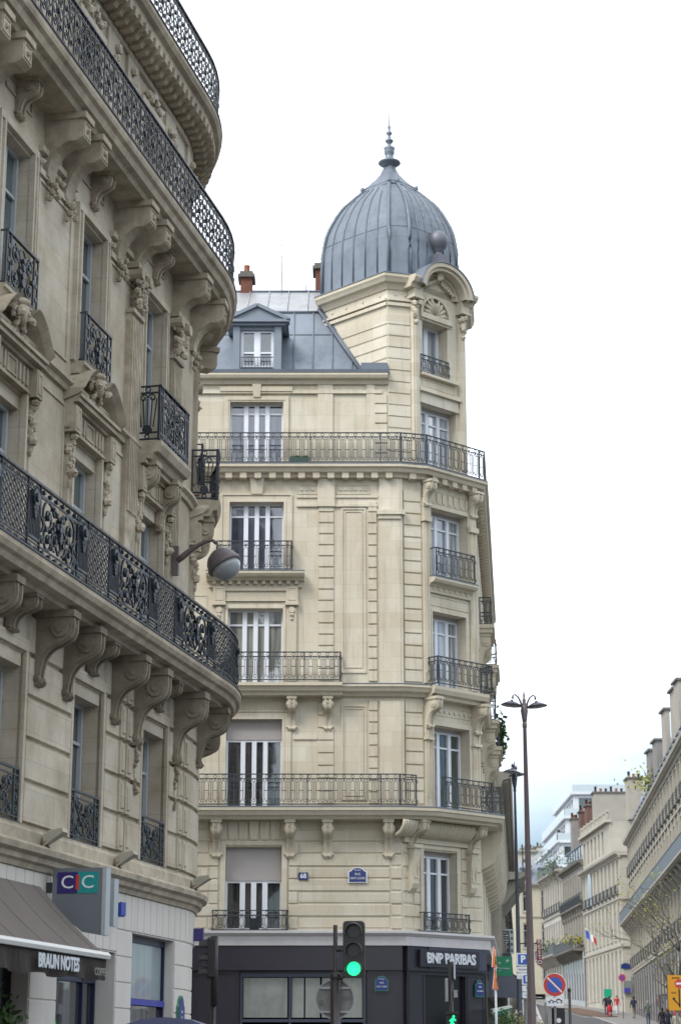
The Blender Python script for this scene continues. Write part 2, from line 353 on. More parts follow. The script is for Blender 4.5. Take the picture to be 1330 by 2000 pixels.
def catenary_rail(m,F,s0,s1,z0,h,o,unit=.235,t=.016):
    """cast-iron rail: elongated octagons with rings above and below"""
    n=max(1,round((s1-s0)/unit)); u=(s1-s0)/n
    for zz,w in ((z0+.03,.022),(z0+h-.015,.04),(z0+h-.14,.018)): m.box(F,s0,s1,o-w/2,o+w/2,zz-.014,zz+.014)
    a,b=z0+.06,z0+h-.16
    for k in range(n):
        c=s0+u*(k+.5); e=u*.27
        m.pl(F,[(c-e,a+.14),(c,a+.03),(c+e,a+.14),(c+e,b-.10),(c,b-.0),(c-e,b-.10)],o,t,closed=True)
        m.pl(F,circ(c+u/2,a+.07,.045,6),o,t); m.pl(F,circ(c+u/2,b-.03,.045,6),o,t); m.bar(F,(c+u/2,a+.115),(c+u/2,b-.075),o,t)
        m.pl(F,circ(c,z0+h-.075,.045,6),o,t*.8); m.bar(F,(c-e,a+.34),(c+e,a+.34),o,t)
    for s in (s0+.012,s1-.012): m.box(F,s-.014,s+.014,o-.014,o+.014,z0,z0+h)
    k=s0
    while k+2.0<s1: k+=2.0; m.box(F,k-.015,k+.015,o-.015,o+.015,z0,z0+h)
def scroll_rail(m,F,s0,s1,z0,h,o,unit=.5,t=.018,posts=None):
    """dense scrolled rail with uprights"""
    n=max(1,round((s1-s0)/unit)); u=(s1-s0)/n
    m.box(F,s0,s1,o-.03,o+.03,z0+h-.035,z0+h); m.box(F,s0,s1,o-.012,o+.012,z0+h-.13,z0+h-.11); m.box(F,s0,s1,o-.015,o+.015,z0+.08,z0+.105); m.box(F,s0,s1,o-.012,o+.012,z0+.005,z0+.025)
    a,b=z0+.1,z0+h-.12; H=b-a
    for k in range(n):
        c=s0+u*(k+.5); l=s0+u*k
        m.bar(F,(l,z0),(l,z0+h),o,t*1.2); m.bar(F,(c,a),(c,b),o,t)
        for P in (spiral(c-u*.25,a+H*.76,u*.20,.02,-PI/2,1.25,10),spiral(c-u*.25,a+H*.24,u*.20,.02,PI/2,-1.25,10),crv([(l+.02,a+H*.5),(c-u*.3,a+H*.62),(c-u*.12,a+H*.5),(c-u*.3,a+H*.38),(l+.02,a+H*.5)],3),crv([(c,a+H*.9),(c-u*.18,a+H*.97),(l+.03,a+H*.93)],3),crv([(c,a+H*.08),(c-u*.18,a+.02),(l+.03,a+H*.07)],3),crv([(c,a+H*.62),(c-u*.1,a+H*.55),(c,a+H*.42)],3)):
            m.pl(F,P,o,t); m.pl(F,mir(P,c),o,t)
        m.disc(F,c,a+H*.5,o-.03,o+.03,.045,8); m.disc(F,c-u*.25,a+H*.76,o-.022,o+.022,.03,6); m.disc(F,c+u*.25,a+H*.24,o-.022,o+.022,.03,6)
        for q in (.25,.75): m.pl(F,circ(l+u*q,z0+h-.07,.03,6),o,t*.8); m.pl(F,circ(l+u*q,z0+.05,.025,6),o,t*.8)
    m.bar(F,(s1,z0),(s1,z0+h),o,t*1.2)
def console(par,F,sc,w,P,H,zt,o=0,m_=None,pend=0,name='console'):
    """scrolled stone console: S-shaped side, volute discs, ribbed front"""
    m=MB(); pts=crv([(P,-.10*H),(P*1.0,-.24*H),(P*.93,-.36*H),(P*.70,-.44*H),(P*.44,-.50*H),(P*.27,-.61*H),(P*.19,-.75*H),(P*.17,-.87*H),(P*.24,-.94*H),(P*.14,-1.0*H)],3)
    poly=[(o-.02,zt)]+[(o+P,zt)]+[(o+x,zt+z) for x,z in pts]+[(o-.02,zt-H)]
    m.ext(F,sc-w/2,sc+w/2,poly)
    rib=[(o+P+.02,zt-.1*H)]+[(o+x+.03,zt+z-.012) for x,z in pts]+[(o+x-.03,zt+z+.03) for x,z in pts[::-1]]
    for q in (-.3,.3): m.ext(F,sc+w*q-.025,sc+w*q+.025,rib)
    m.box(F,sc-w/2-.03,sc+w/2+.03,o-.02,o+P+.04,zt-.09*H,zt)
    for q in (-1,1):
        a,b=sorted((sc+q*(w/2-.02),sc+q*(w/2+.03)))
        for (x,z,r) in ((P*.70,-.25*H,.12*H),(P*.15,-.90*H,.045*H)):
            pp=[(o+x+r*math.cos(k*PI/5),zt+z+r*math.sin(k*PI/5)) for k in range(10)]; m.ext(F,a,b,pp)
            pp=[(o+x+r*.45*math.cos(k*PI/4),zt+z+r*.45*math.sin(k*PI/4)) for k in range(8)]; m.ext(F,min(a,b)-(.02 if q<0 else 0),max(a,b)+(.02 if q>0 else 0),pp)
    for k in range(5): m.fblob(F,sc+w*.28*math.cos(k*2.3),o+P*.99,zt-.14*H-.03*k*H/1.2,.035)
    if pend:
        for k in range(int(pend/.09)): m.fblob(F,sc+random.uniform(-.05,.05),o+.06+.03*math.sin(k),zt-H-.06-k*.09,random.uniform(.05,.085)*(1-.5*k*.09/pend),.06)
    return m.obj(name,m_,par)
def block_bracket(par,F,sc,w,P,H,zt,o,m_):
    """bracket with square panelled end and hollow underside"""
    m=MB(); arc=[(P*.78-P*.66*math.sin(a*PI/2/6),-(H*.44)-(H*.56)*(1-math.cos(a*PI/2/6))) for a in range(1,7)]
    m.ext(F,sc-w/2,sc+w/2,[(o-.02,zt),(o+P,zt),(o+P,zt-.40*H),(o+P*.84,zt-.46*H)]+[(o+x,zt+z) for x,z in arc]+[(o-.02,zt-H)])
    m.box(F,sc-w/2-.04,sc+w/2+.04,o-.02,o+P+.05,zt-.10*H,zt); m.sunk(F,sc-w/2+.03,sc+w/2-.03,zt-.37*H,zt-.12*H,o+P,.03,.015); m.fblob(F,sc,o+P+.01,zt-.25*H,.05)
    for k in range(7): m.fblob(F,sc+(k%2-.5)*.12,o+.08+.05*(k%3),zt-H-.05-.05*k,.06)
    return m.obj('bracket',m_,par)
def keystone(m,F,c,w,z0,z1,o,h): m.add([F(c-w*.38,o,z0),F(c+w*.38,o,z0),F(c+w/2,o,z1),F(c-w/2,o,z1),F(c-w*.38,o+h*.7,z0),F(c+w*.38,o+h*.7,z0),F(c+w/2,o+h,z1),F(c-w/2,o+h,z1)],[(4,5,6,7),(0,1,5,4),(1,2,6,5),(2,3,7,6),(3,0,4,7)])
# ================================================================ LEFT BUILDING (rounded corner, wrought-iron balconies)
LF=ArcFr((-2.95,36.5),12.5,.25,6.0,92)
SE=LF.s1+9; S0=-23.6; PIT=3.48; UO=-.2
LB=thing('corner_apartment_building',(-6,30,0),'grey limestone apartment building with rounded corner and long ornate iron balconies, nearest on the left','building')
def C0(k,u=0): return -1.62-PIT*k
ks=[-3,-2,-1,0,1,2,3,4,5]
def c1(k): return -1.62-PIT*k if k>=0 else [2.35,6.0,9.3][-k-1]
m=MB()
gops=[(-2.5,-.12,.0,3.72),(-6.02,-3.32,.0,3.35),(-10.4,-7.15,0,3.3),(-14.6,-11.4,0,3.3),(-19,-15.6,0,3.3),(1.3,3.5,0,3.72),(5.2,8,0,3.7)]
m.wall(LF,S0,SE,-.3,4.35,0,gops,.45)
# courses of the ground floor piers, thin joints
def courses(m,F,s0,s1,z0,z1,h,o,t=.03,g=.012,b=.02):
    n=max(1,round((z1-z0)/h)); q=(z1-z0)/n
    for k in range(n): m.raised(F,s0+g,s1-g,z0+k*q+g*.6,z0+(k+1)*q-g*.6,o,t,b)
edges=sorted([x for q in gops for x in q[:2]]); prev=S0
for a,b in sorted([q[:2] for q in gops])+[(SE,SE)]:
    L_=a-prev
    if L_>.3:
        k=max(1,int(L_/1.4)); 
        for i in range(k): courses(m,LF,prev+L_*i/k,prev+L_*(i+1)/k,.4,3.72 if a>-3 else 3.35,.40,0,.02,.01,.012)
    prev=b
s=S0
while s<SE-.3:   # flat arches over the openings
    m.raised(LF,s+.006,s+.34,3.74,4.33,.0,.02,.01) if s>-3.4 else m.raised(LF,s+.006,s+.34,3.37,4.33,0,.02,.01)
    s+=.35
m.obj('ground_floor_wall',WHITE_L,LB)
m=MB(); m.box(LF,S0,SE,-.01,.09,-.3,.38); m.obj('plinth',TRIM_L,LB)
# cornice over the ground floor
m=MB(); m.ext(LF,S0,SE,[(-.2,4.33),(.05,4.33),(.08,4.40),(.14,4.43),(.16,4.50),(.24,4.54),(.26,4.62),(.17,4.68),(-.2,4.72)])
m.ext(LF,S0,SE,[(-.1,4.66),(.09,4.66),(.09,4.86),(.06,4.90),(.06,4.93),(-.1,4.94)])
m.obj('cornice',TRIM_L,LB)
# first floor wall: channelled blocks
m=MB(); w1=[(c1(k)-.70,c1(k)+.70,4.94,7.42) for k in ks]
m.wall(LF,S0,SE,4.66,8.15,0,w1,.5)
zc=[4.95,5.57,6.19,6.81,7.43,8.04]
strips=[(-3.62,-2.98),(-.30,.34)]
for a,b in sorted([q[:2] for q in w1])+[(SE,SE)]:
    if a==w1[-1][0]: prev=S0
prev=S0
for a,b in sorted([q[:2] for q in w1])+[(SE,SE)]:
    x0,x1=prev+.10,a-.10; prev=b
    if x1-x0<.3: continue
    segs=[(x0,x1)]
    for (p,q) in strips:
        if x0<p and q<x1: segs=[(x0,p),(p,q),(q,x1)]
    for (p,q) in segs:
        isq=(p,q) in strips
        for z0,z1 in zip(zc,zc[1:]):
            if isq:
                mid=(p+q)/2
                for u,v in ((p+.02,mid-.025),(mid+.025,q-.02)): m.raised(LF,u,v,z0+.03,z1-.03,0,.08,.02); m.raised(LF,u+.06,v-.06,z0+.10,z1-.10,.075,.03,.02)
            else: m.raised(LF,p,q,z0+.02,z1-.02,0,.06,.022)
for k in ks:
    c=c1(k); 
    for q in (-1,1): m.box(LF,min(c+q*.70,c+q*.79),max(c+q*.70,c+q*.79),-.05,.055,4.95,7.45)
    m.box(LF,c-.79,c+.79,-.05,.06,7.45,7.62); m.box(LF,c-.66,c+.66,-.42,-.02,7.22,7.42)
m.obj('first_floor_wall',STONE_L,LB)
for k in ks:
    c=c1(k); window(LB,LF,c-.68,c+.68,4.96,7.22,-.08,GL_D,2,.72,fr=GREYP)
    if k<=3:
        m=MB(); z=4.92;a,b=c-.66,c+.66; o=.02
        for zz in (z,z+.77): m.box(LF,a,b,o-.02,o+.02,zz,zz+.035)
        for zz in (z+.09,z+.68): m.box(LF,a,b,o-.012,o+.012,zz,zz+.02)
        for s in (a,a+.17,b-.17,b): m.bar(LF,(s,z),(s,z+.8),o,.03)
        for q in (1,-1):
            f=lambda P:[(c+q*(x-c),y) for x,y in P]
            for P in (crv([(c,z+.10),(c+.04,z+.3),(c+.22,z+.42),(c+.40,z+.60),(c+.30,z+.66)],4),spiral(c+.30,z+.56,.10,.02,PI/2,1.4,12),spiral(c+.33,z+.22,.12,.02,PI,1.5,12),spiral(c+.13,z+.55,.10,.02,-PI/2,1.4,12),crv([(c+.05,z+.12),(c+.2,z+.2),(c+.22,z+.34),(c+.1,z+.42),(c,z+.36)],4)): m.pl(LF,f(P),o,.024)
            for zz in (.2,.38,.56): m.pl(LF,f(circ(c+.575,z+zz,.055,8)),o,.018); m.disc(LF,c+q*.575,z+zz,o-.02,o+.02,.025,6)
            for x,zz in ((.30,.56),(.33,.22),(.13,.55),(.1,.3),(0,.45),(.2,.36)): m.disc(LF,c+q*x,z+zz,o-.03,o+.03,.035,7)
        m.obj('window_railing',IRON_G,LB)
# --- lower balcony
bal=MB(); ZB=8.18
bal.ext(LF,S0,SE,[(-.3,ZB-.06),(.52,ZB-.06),(.54,ZB-.0),(.70,ZB+.02),(.74,ZB+.10),(.80,ZB+.13),(.84,ZB+.20),(.84,ZB+.27),(.80,ZB+.29),(-.4,ZB+.31)])
for k in ks:  # panelled soffit
    c=c1(k)
    for a,b in ((c-.42,c+.42),): bal.sunk(LF,a,b,ZB-.4,ZB-.1,-.005,.03,.02)
BL=bal.obj('balcony',TRIM_L,LB)
lb=MB(); lb.ext(LF,S0,SE,[(.72,ZB+.315),(.855,ZB+.275),(.855,ZB+.30),(.72,ZB+.335)]); lb.obj('lead_edge',LEAD,BL)
for k in ks:
    c=c1(k)
    pend=.9 if k==0 else 0
    d=.60 if k>=0 else .55
    for q in (-1,1):
        sc=c+q*(PIT/2-d)
        console(BL,LF,sc,.25,.62,1.12 if not (k==0) else 1.3,ZB-.06,0,SOOT_SHADE_L,pend=.85 if k==0 or (k==1 and q==1 and False) else 0)
    console(BL,LF,c,.26,.42,.52,ZB-.06,.05,SOOT_SHADE_L)
# railing of the lower balcony: pilaster panels, lattice panels and scroll panels
def ornate(m,s0,s1,z,h,o,kind):
    t=.018; a,b=z+.16,z+h-.17; H=b-a; w=s1-s0; c=(s0+s1)/2
    if kind=='pil':
        n=7
        for k in range(n+1): s=s0+.035+(w-.07)*k/n; m.bar(LF,(s,a+.08),(s,b-.1),o,.016,.03)
        m.box(LF,s0+.02,s1-.02,o-.02,o+.02,a+.03,a+.07); m.disc(LF,c,b-.10,o-.04,o+.05,w*.27,10); m.disc(LF,c,b-.10,o+.05,o+.08,w*.14,8)
        for k in range(3): m.disc(LF,c,b-.24-.06*k,o-.03,o+.04,w*(.17-.04*k),7)
    elif kind=='lat':
        n=max(3,round(w/.14)); u=w/n; r=max(4,round(H/.11)); v=H/r
        for i in range(n):
            for j in range(r):
                x,y=s0+u*i,a+v*j
                m.bar(LF,(x,y),(x+u,y+v),o,t*.8); m.bar(LF,(x,y+v),(x+u,y),o,t*.8)
                if (i+j)%2: m.disc(LF,x+u/2,y+v/2,o-.015,o+.015,.022,5)
        for s in (s0+.02,s1-.02): m.bar(LF,(s,a),(s,b),o,t)
    else:
        for q in (1,-1):
            f=lambda P:[(c+q*(x-c),y) for x,y in P]; W_=w/2
            for P in (spiral(c+W_*.58,a+H*.66,W_*.34,.03,PI*.9,-1.7,18),spiral(c+W_*.55,a+H*.2,W_*.26,.02,PI*.5,-1.6,16),crv([(c,a+H*.05),(c+W_*.15,a+H*.22),(c+W_*.28,a+H*.42),(c+W_*.25,a+H*.66)],5),spiral(c+W_*.2,a+H*.28,W_*.2,.02,-PI/2,1.5,14),crv([(c+W_*.95,a+H*.98),(c+W_*.5,a+H*.99),(c+W_*.2,a+H*.9),(c,a+H*.75)],4),spiral(c+W_*.86,a+H*.14,.07,.015,0,1.3,9),crv([(c+W_*.9,a+H*.3),(c+W_*.8,a+H*.45),(c+W_*.92,a+H*.6)],4)): m.pl(LF,f(P),o,.028,.03)
            for x,y,r in ((.58,.66,.05),(.55,.2,.045),(.2,.28,.04),(.3,.5,.035),(.42,.42,.03),(.12,.6,.05),(.15,.82,.035),(.32,.9,.03),(.7,.38,.03),(.38,.08,.03)): m.disc(LF,c+q*x*W_,a+y*H,o-.035,o+.035,r,7)
        for k in range(5): m.disc(LF,c+.02*math.sin(k*2),a+H*(.35+.1*k),o-.05,o+.05,.055-.006*k,7)
def ornate_run(par,s0,s1,z,h,o,cents):
    m=MB()
    for zz,w in ((z+h-.035,.055),(z+h-.165,.022),(z+.135,.022),(z+.01,.03)): m.box(LF,s0,s1,o-w/2,o+w/2,zz,zz+(.035 if w>.05 else .022))
    marks=[]
    for c in cents: marks+=[(c-.77,c+.77,'scr'),(c-1.24,c-.77,'pil'),(c+.77,c+1.24,'pil')]
    cs=sorted(cents)
    for a,b in zip(cs,cs[1:]): marks.append((a+1.24,b-1.24,'lat'))
    for a,b,k in marks:
        if a<s0-.1 or b>s1+.1 or b-a<.15: continue
        ornate(m,a,b,z,h,o,k)
        for s in (a,b): m.bar(LF,(s,z),(s,z+h),o,.032)
        n=max(1,round((b-a)/.26)); u=(b-a)/n
        for i in range(n):
            x=a+u*(i+.5)
            if k=='scr': m.disc(LF,x,z+h-.1,o-.03,o+.03,.036,7); m.disc(LF,x,z+.075,o-.03,o+.03,.036,7)
            else:
                for zz in (z+h-.1,z+.075):
                    m.pl(LF,circ(x,zz,.035,7),o,.016)
                    for e in (-1,1): m.pl(LF,[(x+e*.04,zz),(x+e*.07,zz+.03),(x+e*.09,zz-.03),(x+e*.11,zz)],o,.014)
    m.obj('balcony_railing',IRON,par)
ornate_run(BL,S0,LF.s1+3,ZB+.31,1.06,.74,[c1(k) for k in ks])
# --- second and third floor wall
w2=[(c1(k)-.66,c1(k)+.66,8.5,11.42) for k in ks]; w3=[(c1(k)-.60,c1(k)+.60,12.72,15.35) for k in ks]
m=MB(); m.wall(LF,S0,SE,8.4,16.5,UO,w2+w3,.42)
for k in ks:
    c=c1(k)
    for q in (-1,1):
        for (a,b,h) in ((.66,.73,.10),(.73,.86,.06),(.86,.90,.09)): x=sorted((c+q*a,c+q*b)); m.box(LF,x[0],x[1],UO-.02,UO+h,8.5,11.45)
        for (a,b,h) in ((.60,.66,.09),(.66,.76,.05),(.76,.80,.08)): x=sorted((c+q*a,c+q*b)); m.box(LF,x[0],x[1],UO-.02,UO+h,12.72,15.4)
    m.box(LF,c-.80,c+.80,UO-.02,UO+.08,15.4,15.52)
    m.box(LF,c-.66,c+.66,UO-.42,UO-.04,11.2,11.42)
    # panels between the windows
    for z0,z1 in ((8.9,11.9),(12.6,15.2)):
        if k>0: a=c+.98; b=c1(k-1)-.98; m.sunk(LF,a,b,z0,z1,UO,.05,.025) if b-a>.5 else None
    if k>0:
        a=c+.92;b=c1(k-1)-.92
        m.box(LF,a,b,UO-.01,UO+.06,15.24,15.34); m.box(LF,a,b,UO-.01,UO+.09,15.62,15.72)
        for i in range(9): m.fblob(LF,a+.1+(b-a-.2)*i/8,UO+.04,15.48,.06)
WU=m.obj('upper_wall',STONE_L,LB)
m=MB(); m.ext(LF,S0,SE,[(UO-.05,12.1),(UO+.06,12.1),(UO+.08,12.18),(UO+.15,12.22),(UO+.15,12.28),(UO-.05,12.34)]); m.obj('string_course',TRIM_L,LB)
for k in ks:
    c=c1(k)
    window(LB,LF,c-.64,c+.64,8.5,11.2,UO+.03,GL_G,2,.74,fr=GREYP); window(LB,LF,c-.58,c+.58,12.72,15.35,UO+.03,GL_G if k!=1 else GL_D,2,.72,fr=GREYP)
    # window head
    h=MB()
    for z0,z1,p in ((11.45,11.5,.12),(11.86,11.92,.16),(11.92,12.0,.26),(12.0,12.06,.30)): h.box(LF,c-1.0,c+1.0,UO-.03,UO+p,z0,z1)
    h.box(LF,c-.74,c+.74,UO-.02,UO+.09,11.5,11.86)
    n=9
    for i in range(n):
        if abs(i-4)>1: h.box(LF,c-.6+1.2*i/(n-1)-.035,c-.6+1.2*i/(n-1)+.035,UO+.08,UO+.12,11.55,11.82)
    h.sunk(LF,c-.2,c+.2,11.54,11.83,UO+.08,.04,.03)
    for q in (-1,1):
        x=sorted((c+q*.74,c+q*1.0)); h.box(LF,x[0],x[1],UO-.02,UO+.22,11.42,11.86); h.sunk(LF,x[0]+.04,x[1]-.04,11.48,11.82,UO+.21,.035,.02)
        xm=(x[0]+x[1])/2
        for i in range(11): h.fblob(LF,xm+.03*math.sin(i*1.7),UO+.10+.05*math.cos(i*1.3)*(1-i/14),11.36-i*.08,.085*(1-i/16),.07)
        h.fblob(LF,xm,UO+.14,10.75,.09)
    H_=h.obj('window_head',TRIM_L,LB)
    if k!=0:
        p=MB()
        for q in (-1,1):   # broken curved pediment
            arc=[]
            for i in range(7):
                t=i/6; arc.append((c+q*(1.04-.72*t),12.08+.52*math.sin(t*PI/2)))
            for (x0,z0),(x1,z1) in zip(arc,arc[1:]):
                a,b=sorted(((x0,z0),(x1,z1)))
                vs=[LF(a[0],UO-.02,a[1]-.14),LF(b[0],UO-.02,b[1]-.14),LF(b[0],UO-.02,b[1]+.06),LF(a[0],UO-.02,a[1]+.06),LF(a[0],UO+.26,a[1]-.04),LF(b[0],UO+.26,b[1]-.04),LF(b[0],UO+.38,b[1]+.06),LF(a[0],UO+.38,a[1]+.06)]
                p.add(vs,[(4,5,6,7),(0,1,5,4),(3,2,6,7),(0,3,7,4),(1,2,6,5),(0,1,2,3)])
        p.blob(LF(c,UO+.22,12.48),.12,.12,.18,10,7); p.fblob(LF,c,UO+.33,12.46,.04); p.blob(LF(c,UO+.2,12.66),.15,.13,.08,9,5)
        for q in (-1,1):
            for i in range(9):
                a=i*.55; p.fblob(LF,c+q*(.20+.09*math.cos(a)),UO+.2,12.38+.12*math.sin(a),.05)
            p.fblob(LF,c+q*.24,UO+.3,12.42,.08)
            for i in range(6): p.fblob(LF,c+q*(.1+.09*i),UO+.18-.01*i,12.17-.02*abs(i-3),.055)
        p.obj('pediment',TRIM_L,H_)
    # third floor sill and railing
    if k!=0:
        s_=MB(); s_.ext(LF,c-.74,c+.74,[(UO-.02,12.5),(UO+.14,12.5),(UO+.2,12.62),(UO+.24,12.64),(UO+.24,12.70),(UO-.02,12.72)]); s_.obj('sill',TRIM_L,LB)
        if k<=3:
            m=MB(); z=12.72; a,b=c-.64,c+.64; o=UO+.19
            m.box(LF,a,b,o-.025,o+.025,z+.85,z+.885); m.box(LF,a,b,o-.015,o+.015,z+.03,z+.055)
            for s in (a,a+.16,b-.16,b): m.bar(LF,(s,z),(s,z+.88),o,.03)
            for e in (a,b): # returns to the wall
                for zz in (z+.03,z+.85): m.box(LF,e-.012,e+.012,UO-.3,o,zz,zz+.025)
            for q in (1,-1):
                f=lambda P:[(c+q*(x-c),y) for x,y in P]
                for P in (spiral(c+.26,z+.60,.17,.03,PI,-1.6,14),spiral(c+.28,z+.24,.15,.03,PI,1.6,14),crv([(c,z+.1),(c+.08,z+.3),(c+.1,z+.5),(c+.3,z+.78)],5),crv([(c,z+.8),(c+.12,z+.7),(c,z+.55)],4)): m.pl(LF,f(P),o,.024)
                for zz in (.2,.42,.64): m.disc(LF,c+q*.56,z+zz,o-.02,o+.02,.045,8)
                for x,zz in ((.26,.6),(.28,.24),(.1,.4),(.42,.42)): m.disc(LF,c+q*x,z+zz,o-.03,o+.03,.045,7)
            for i in range(4): m.disc(LF,c,z+.25+.12*i,o-.045,o+.045,.07-.01*i,8)
            m.obj('window_railing',IRON_G,LB)
# fluted pilasters with capitals on the pavilion, little balconies at third floor
def little_balcony(c,w,P,zt,nm='balcony'):
    m=MB(); z=zt-.30
    m.ext(LF,c-w/2,c+w/2,[(UO-.02,z-.05),(UO+P-.2,z-.05),(UO+P-.14,z+.06),(UO+P-.06,z+.08),(UO+P-.02,z+.16),(UO+P,z+.20),(UO+P,z+.27),(UO-.02,z+.30)])
    B=m.obj(nm,TRIM_L,LB)
    for q in (-1,1): console(B,LF,c+q*(w/2-.28),.26,P-.16,.95,z-.05,UO,TRIM_L)
    m=MB(); o=UO+P-.06; h=1.04; a,b=c-w/2+.05,c+w/2-.05
    m.box(LF,a,b,o-.03,o+.03,zt+h-.035,zt+h); m.box(LF,a,b,o-.012,o+.012,zt+h-.17,zt+h-.15); m.box(LF,a,b,o-.015,o+.015,zt+.12,zt+.14); m.box(LF,a,b,o-.015,o+.015,zt+.01,zt+.03)
    n=round((b-a)/.35)
    scroll_rail(m,LF,a+.2,b-.2,zt,h,o,.55,.024)
    for s in (a,a+.18,b-.18,b,a+.09,b-.09): m.bar(LF,(s,zt),(s,zt+h),o,.026)
    for e in (a,b):     # side panels with a lyre of upright bars
        d_,n_=LF.dn(e); P0=LF(e,UO,0)
        G=Fr((P0[0],P0[1]),0); G.P=Vector((P0[0],P0[1])); G.d=n_; G.n=-d_
        W_=P-.06
        for zz in (zt+.01,zt+.13,zt+h-.16,zt+h-.035): m.box(G,0,W_,-.012,.012,zz,zz+.03)
        for s in (.02,W_-.02): m.bar(G,(s,zt),(s,zt+h),0,.03)
        for i in range(5): x=(W_/2)+(i-2)*.055; x2=(W_/2)+(i-2)*.085; m.bar(G,(x,zt+.25),(x2,zt+.78),0,.02)
        m.pl(G,spiral(W_/2-.08,zt+.80,.08,.02,0,1.2,9),0,.022); m.pl(G,spiral(W_/2+.08,zt+.80,.08,.02,PI,-1.2,9),0,.022)
        m.pl(G,circ(W_/2,zt+.96,.05,8),0,.02); m.pl(G,circ(W_/2,zt+.07,.04,8),0,.02); m.disc(G,W_/2,zt+.2,-.03,.03,.09,8)
    m.obj('balcony_railing',IRON,B)
little_balcony(c1(0),1.85,.52,12.36); little_balcony(c1(-1),1.9,.58,12.36); little_balcony(c1(-2),1.9,.58,12.36)
for s in (c1(0)-1.28,c1(0)+1.20,c1(-1)+1.2,c1(-1)-1.15 if False else c1(-2)-1.2):
    m=MB(); w=.56
    m.box(LF,s-w/2,s+w/2,UO-.03,UO+.10,8.5,14.62)
    for i in range(6):
        x=s-w/2+.05+(w-.1)*i/5; m.box(LF,x-.022,x+.022,UO+.09,UO+.14,10.9,14.5)
    m.box(LF,s-w/2-.03,s+w/2+.03,UO-.03,UO+.17,14.56,14.64)
    for i in range(26): m.fblob(LF,s+random.uniform(-.26,.26),UO+.13+random.uniform(0,.10),14.7+i*.028,.075)
    for q in (-1,1): m.disc(LF,s+q*.24,15.3,UO,UO+.30,.11,9)
    m.box(LF,s-w/2-.06,s+w/2+.06,UO-.03,UO+.24,15.4,15.5)
    m.obj('pilaster',TRIM_L,LB)
# --- upper balcony
ZT=16.42; PO=.62
m=MB(); m.ext(LF,S0,SE,[(UO-.3,ZT-.08),(PO-.26,ZT-.08),(PO-.22,ZT),(PO-.12,ZT+.03),(PO-.08,ZT+.14),(PO-.02,ZT+.18),(PO,ZT+.24),(PO,ZT+.32),(UO-.3,ZT+.34)])
for k in ks:
    c=c1(k); m.sunk(LF,c-.55,c+.55,ZT-.4,ZT-.14,UO,.04,.03)
BU=m.obj('balcony',TRIM_L,LB)
lb=MB(); lb.ext(LF,S0,SE,[(PO-.1,ZT+.345),(PO+.02,ZT+.325),(PO+.02,ZT+.35),(PO-.1,ZT+.365)]); lb.obj('lead_edge',LEAD,BU)
for k in ks:
    c=c1(k)
    for q in (-1,1): block_bracket(BU,LF,c+q*(PIT/2-.42) if k!=0 or q>0 else c-1.28,.34,PO-UO-.16,1.05,ZT-.08,UO,TRIM_L)
    console(BU,LF,c,.24,.34,.62,ZT-.08,UO,TRIM_L)
m=MB(); scroll_rail(m,LF,S0,LF.s1+3,ZT+.34,1.08,PO-.07,.48,.019); m.obj('balcony_railing',IRON,BU)
# --- fourth floor, top cornice and its railing
O4=-.38
w4=[(c1(k)-.55,c1(k)+.55,16.9,19.15) for k in ks]
m=MB(); m.wall(LF,S0,SE,16.6,20.6,O4,w4,.35)
for k in ks:
    c=c1(k)
    for q in (-1,1):
        x=sorted((c+q*.55,c+q*.68)); m.box(LF,x[0],x[1],O4-.02,O4+.07,16.8,19.2)
        x=sorted((c+q*.86,c+q*1.5)); m.box(LF,x[0],x[1],O4-.02,O4+.06,16.8,19.75); m.sunk(LF,x[0]+.07,x[1]-.07,17.0,19.0,O4+.055,.04,.03)
        for i in range(14): m.fblob(LF,(x[0]+x[1])/2+random.uniform(-.16,.16),O4+.1,19.0+random.uniform(-.3,.5),.08)
    m.box(LF,c-.7,c+.7,O4-.02,O4+.10,19.2,19.32)
    for i in range(10): m.fblob(LF,c+(i-4.5)*.09,O4+.1,19.5+.10*math.cos(i-4.5),.08)
m.box(LF,S0,SE,O4-.02,O4+.07,19.75,19.86)
m.obj('attic_wall',STONE_L,LB)
for k in ks: c=c1(k); window(LB,LF,c-.53,c+.53,16.92,19.15,O4-.05,GL_D,2,.75,fr=GREYP)
m=MB(); ZC=20.0; PC=.26
m.ext(LF,S0,SE,[(O4-.3,ZC-.1),(O4+.14,ZC-.1),(O4+.18,ZC+.10),(PC-.16,ZC+.12),(PC-.14,ZC+.24),(PC-.05,ZC+.28),(PC,ZC+.36),(PC,ZC+.44),(O4-.3,ZC+.46)])
s=S0
while s<SE: m.ext(LF,s,s+.15,[(O4+.1,ZC-.14),(O4+.30,ZC-.14),(O4+.36,ZC-.06),(O4+.50,ZC-.04),(O4+.52,ZC+.13),(O4+.1,ZC+.13)]); s+=.30
CU=m.obj('top_cornice',TRIM_L,LB)
lb=MB(); lb.ext(LF,S0,SE,[(PC-.1,ZC+.465),(PC+.02,ZC+.445),(PC+.02,ZC+.47),(PC-.1,ZC+.485)]); lb.obj('lead_edge',LEAD,CU)
m=MB(); scroll_rail(m,LF,S0,LF.s1+3,ZC+.46,1.08,PC-.08,.48,.018); m.obj('balcony_railing',IRON,CU)
m=MB(); m.ext(LF,S0,SE,[(-1.5,20.4),(-1.3,20.4),(-2.1,23.4),(-4.0,24.0),(-5.2,24.0),(-5.2,20.4)]); m.obj('roof',FLASH,LB)
m=MB(); m.box(LF,S0,SE,-5.4,-1.2,20.3,20.44); m.box(LF,S0-.2,S0,-5.2,-.2,-.3,20.3); m.obj('flat_roof',ZINC_L,LB)
